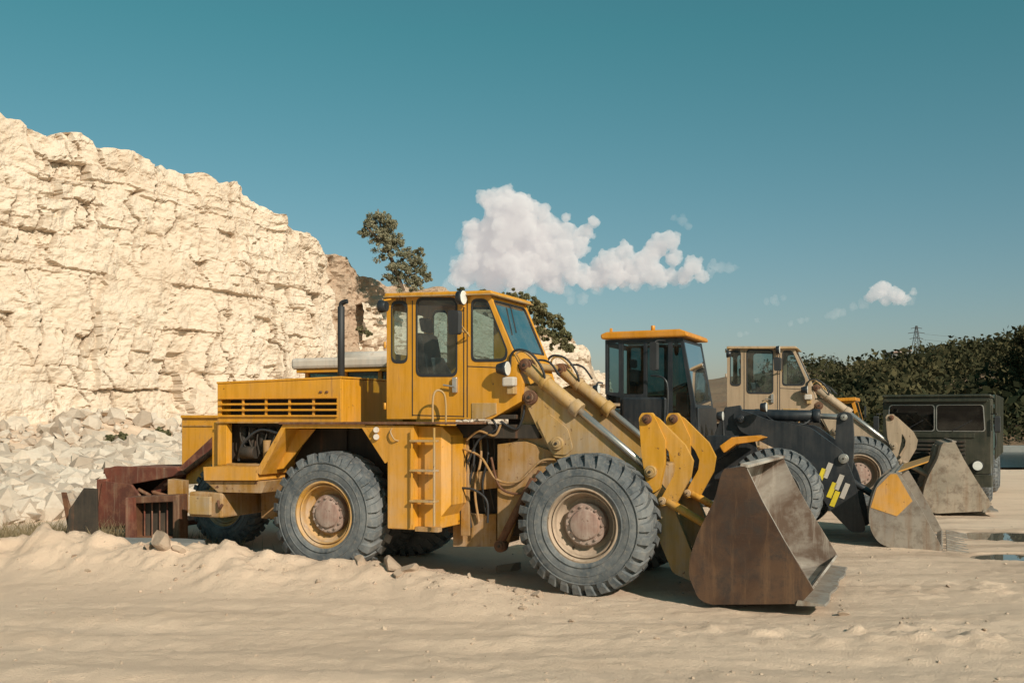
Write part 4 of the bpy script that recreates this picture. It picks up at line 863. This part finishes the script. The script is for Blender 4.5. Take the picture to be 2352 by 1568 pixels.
def grass(name,n,cx,cy,sx,sy,h):
    X=cx+R.randn(n)*sx; Y=cy+R.randn(n)*sy; Z=gh(X,Y); hh=h*R.uniform(.4,1.2,n); a=R.uniform(0,6.28,n); ln=R.randn(n,2)*.35*hh[:,None]; w=.006
    p=np.stack([X,Y,Z-.02],1); dx=np.stack([np.cos(a)*w,np.sin(a)*w,0*a],1); tip=p+np.stack([ln[:,0],ln[:,1],hh],1); mid=(p+tip)/2+np.stack([0*a,0*a,hh*.08],1)
    V=np.stack([p-dx,p+dx,mid+dx*.7,tip,mid-dx*.7],1).reshape(-1,3); return npmesh(name,V,np.arange(n*5).reshape(n,5),DRY)
grass('dry_grass',3200,-7.6,16.4,.8,.6,.38); grass('dry_grass',1400,-5.9,15.9,.6,.3,.25); grass('dry_grass',600,-4.2,14.9,.7,.2,.12)

# ------------------------------------------------------------ pylon and houses
E=empty('power_pylon',(0,0,0)); Y=620; b=W3(2105,812,Y); tp=W3(2105,748,Y); hgt=tp.z-b.z; E.location=(b.x,b.y,b.z-4)
hgt+=4
PYL=mat_plain('pylon_steel',(.05,.05,.055),.6)
def leg(z): return 2.6*(1-z/hgt)+.35
for sx in(-1,1):
    for sy in(-1,1): tube('leg',E,PYL,[(sx*leg(0),sy*leg(0),0),(sx*leg(hgt),sy*leg(hgt),hgt)],.2,False)
for k in range(7):
    z0=hgt*k/7;z1=hgt*(k+1)/7
    tube('brace',E,PYL,[(-leg(z0),-leg(z0),z0),(leg(z1),-leg(z1),z1)],.13,False); tube('brace',E,PYL,[(leg(z0),-leg(z0),z0),(-leg(z1),-leg(z1),z1)],.13,False)
for z,w in((hgt*.62,4.2),(hgt*.78,5.2),(hgt*.92,3.4)): tube('cross_arm',E,PYL,[(-w,0,z),(0,0,z+.8),(w,0,z)],.2,False)
for z,w in((hgt*.62,4.2),(hgt*.78,5.2)): tube('wire',E,PYL,[(w,0,z-.5),(80,20,z-4),(180,60,z+2)],.06)
for (u,v,w) in((2060,813,11),(2086,809,8)):
    Y=176; p=W3(u,v,Y); s=Y/F; E=empty('house',p); box('walls',E,CONC,-w*s,w*s,0,4,-2.5,.2,0); plate('roof',E,HUB,[(-w*s-.1,-.3,.201),(w*s+.1,-.3,.201),(w*s*.7,-.3,.5),(-w*s*.7,-.3,.5)],(0,4.6,0),b=0)
    for k in range(2): box('window',E,BLK,-w*s*.6+k*w*s*.8,-w*s*.6+k*w*s*.8+.25,-.02,-.003,-.4,-.1,0)

# ------------------------------------------------------------ clouds
def cloudmat(nm,dens,em):
    m=bpy.data.materials.new(nm); m.use_nodes=True; nt=m.node_tree; nt.nodes.clear(); o=nd(nt,'ShaderNodeOutputMaterial')
    s=nd(nt,'ShaderNodeVolumeScatter'); s.inputs['Color'].default_value=(1,.97,.94,1); s.inputs['Density'].default_value=dens; s.inputs['Anisotropy'].default_value=0
    e=nd(nt,'ShaderNodeEmission'); e.inputs[0].default_value=(1,.89,.84,1); e.inputs[1].default_value=em*dens  # emission makes the vapour glow, standing in for multiple scattering of sunlight
    a=nd(nt,'ShaderNodeAddShader'); nt.links.new(s.outputs[0],a.inputs[0]); nt.links.new(e.outputs[0],a.inputs[1]); nt.links.new(a.outputs[0],o.inputs['Volume']); return m
CM=cloudmat('cloud_vapour',.060,.29); CW=cloudmat('thin_cloud_vapour',.011,.33)
tx1=bpy.data.textures.new('billow','CLOUDS'); tx1.noise_scale=11; tx1.noise_depth=5
tx2=bpy.data.textures.new('billow_fine','CLOUDS'); tx2.noise_scale=3.5; tx2.noise_depth=3
def cloud(name,puffs,extra=9,sub=9,vox=1.3,D=1500.,mat=None,disp=6,flat=None):
    s=D/F; C=[];Rr=[]; c0=np.array(W3(puffs[0][0],puffs[0][1],D))
    for (u,v,r) in puffs:
        c=np.array(W3(u,v,D))-c0+np.array([0,R.uniform(-1,1)*r*s*.6,0]); C.append(c);Rr.append(r*s*.95)
        for _ in range(extra):
            d=R.randn(3); d/=np.linalg.norm(d); d[1]=-abs(d[1]) if R.rand()<.75 else d[1]; r2=r*s*R.uniform(.28,.55); c2=c+d*r*s*.72; C.append(c2);Rr.append(r2)
            for _ in range(sub):
                e=R.randn(3); e/=np.linalg.norm(e); 
                if e@d<0: e=-e
                C.append(c2+e*r2*.85); Rr.append(r2*R.uniform(.22,.45))
    C=np.array(C);Rr=np.array(Rr)
    V=(IV[None]*Rr[:,None,None]+C[:,None,:]).reshape(-1,3); Fq=(IF[None]+np.arange(len(C))[:,None,None]*len(IV)).reshape(-1,3)
    o=npmesh(name,V,Fq,mat or CM,True); o.location=c0
    m=o.modifiers.new('r','REMESH'); m.mode='VOXEL'; m.voxel_size=vox; m.use_smooth_shade=True
    for t,st in((tx1,disp),(tx2,disp*.5)):
        d=o.modifiers.new('d','DISPLACE'); d.texture=t; d.strength=st; d.mid_level=.5; d.texture_coords='LOCAL'
    return o
cloud('cloud',[(1150,485,46),(1122,458,26),(1165,450,26),(1205,472,32),(1240,495,30),(1268,515,26),(1180,530,64),(1115,545,52),(1240,545,54),(1292,545,36),(1100,590,48),(1165,595,62),(1235,595,58),(1292,595,44),(1075,622,36),(1125,630,42),(1190,635,46),(1260,632,42),(1345,532,24),(1364,512,17),(1330,565,26),(1056,642,24),(1312,628,32),(1300,500,13),
 (1400,605,30),(1432,582,26),(1375,628,34),(1440,618,36),(1480,602,36),(1508,568,32),(1535,552,26),(1500,628,34),(1460,632,28),(1410,638,28),(1345,640,30),(1545,595,22),(1540,632,22),(1590,612,26),(1612,632,18),(1570,635,24)])
cloud('cloud',[(1035,655,24),(1085,662,20),(1150,668,18),(1220,668,18),(1300,668,18),(1370,664,18),(1440,660,16),(1500,656,14),(1340,685,16),(1310,690,12),(1570,650,14),(1065,560,24),(1060,600,26)],6,3,1.5,1500,CW,8)
cloud('cloud',[(1640,612,18),(1655,615,16),(1675,618,14),(1688,613,10),(1630,630,14)],5,4,1.2,1500,CW,6)
cloud('cloud',[(1548,500,9),(1565,508,14),(1582,520,11)],5,4,1.2,1500,CW,6)
cloud('cloud',[(2010,670,22),(2030,662,20),(2050,678,22),(2000,686,14),(2072,686,16),(2095,672,9),(2060,690,14),(2030,688,16)],8,6,1.0,1500)
cloud('cloud',[(1985,698,14),(1960,702,10),(2090,690,14),(1780,688,12),(1760,694,9),(1798,684,9)],5,3,1.2,1500,CW,6)
cloud('cloud',[(1820,742,8),(1838,737,9),(1855,733,7),(1915,722,14),(1935,718,12),(1900,725,9),(1700,768,8),(1715,765,6),(1740,735,8)],5,3,1.2,1500,CW,6)

# ------------------------------------------------------------ light, sky, camera
EL=math.radians(31); PHI=math.radians(33)
S=Vector((math.sin(PHI)*math.cos(EL),-math.cos(PHI)*math.cos(EL),math.sin(EL)))
sd=bpy.data.lights.new('sun','SUN'); sd.energy=5.0; sd.angle=math.radians(.5); sd.color=(1,.88,.74)
so=bpy.data.objects.new('sun',sd); COL.objects.link(so); so.rotation_euler=S.to_track_quat('Z','Y').to_euler()
w=bpy.data.worlds.new('World'); scene.world=w; w.use_nodes=True; nt=w.node_tree; bg=nt.nodes['Background']
sk=nd(nt,'ShaderNodeTexSky',sky_type='NISHITA'); sk.sun_disc=False; sk.sun_elevation=EL; sk.sun_rotation=math.pi-PHI; sk.air_density=1.0; sk.dust_density=1.0; sk.ozone_density=1.5
tc=nd(nt,'ShaderNodeTexCoord'); sp=nd(nt,'ShaderNodeSeparateXYZ'); nt.links.new(tc.outputs['Generated'],sp.inputs[0])
tint=mixc(nt,mrange(nt,sp.outputs[2],.0,.36),(.90,.80,.84),(.46,1.07,.80))
c=mixc(nt,1.0,sk.outputs[0],tint,'MULTIPLY'); nt.links.new(c,bg.inputs[0]); bg.inputs[1].default_value=.086
cam=bpy.data.cameras.new('camera'); co=bpy.data.objects.new('camera',cam); COL.objects.link(co); cam.lens=35; cam.sensor_width=36; cam.shift_y=171/2352
co.location=(0,0,H); co.rotation_euler=(math.pi/2,0,0); cam.clip_end=20000; cam.clip_start=.1; scene.camera=co
scene.view_settings.view_transform='Standard'; scene.view_settings.look='None'; scene.view_settings.exposure=0
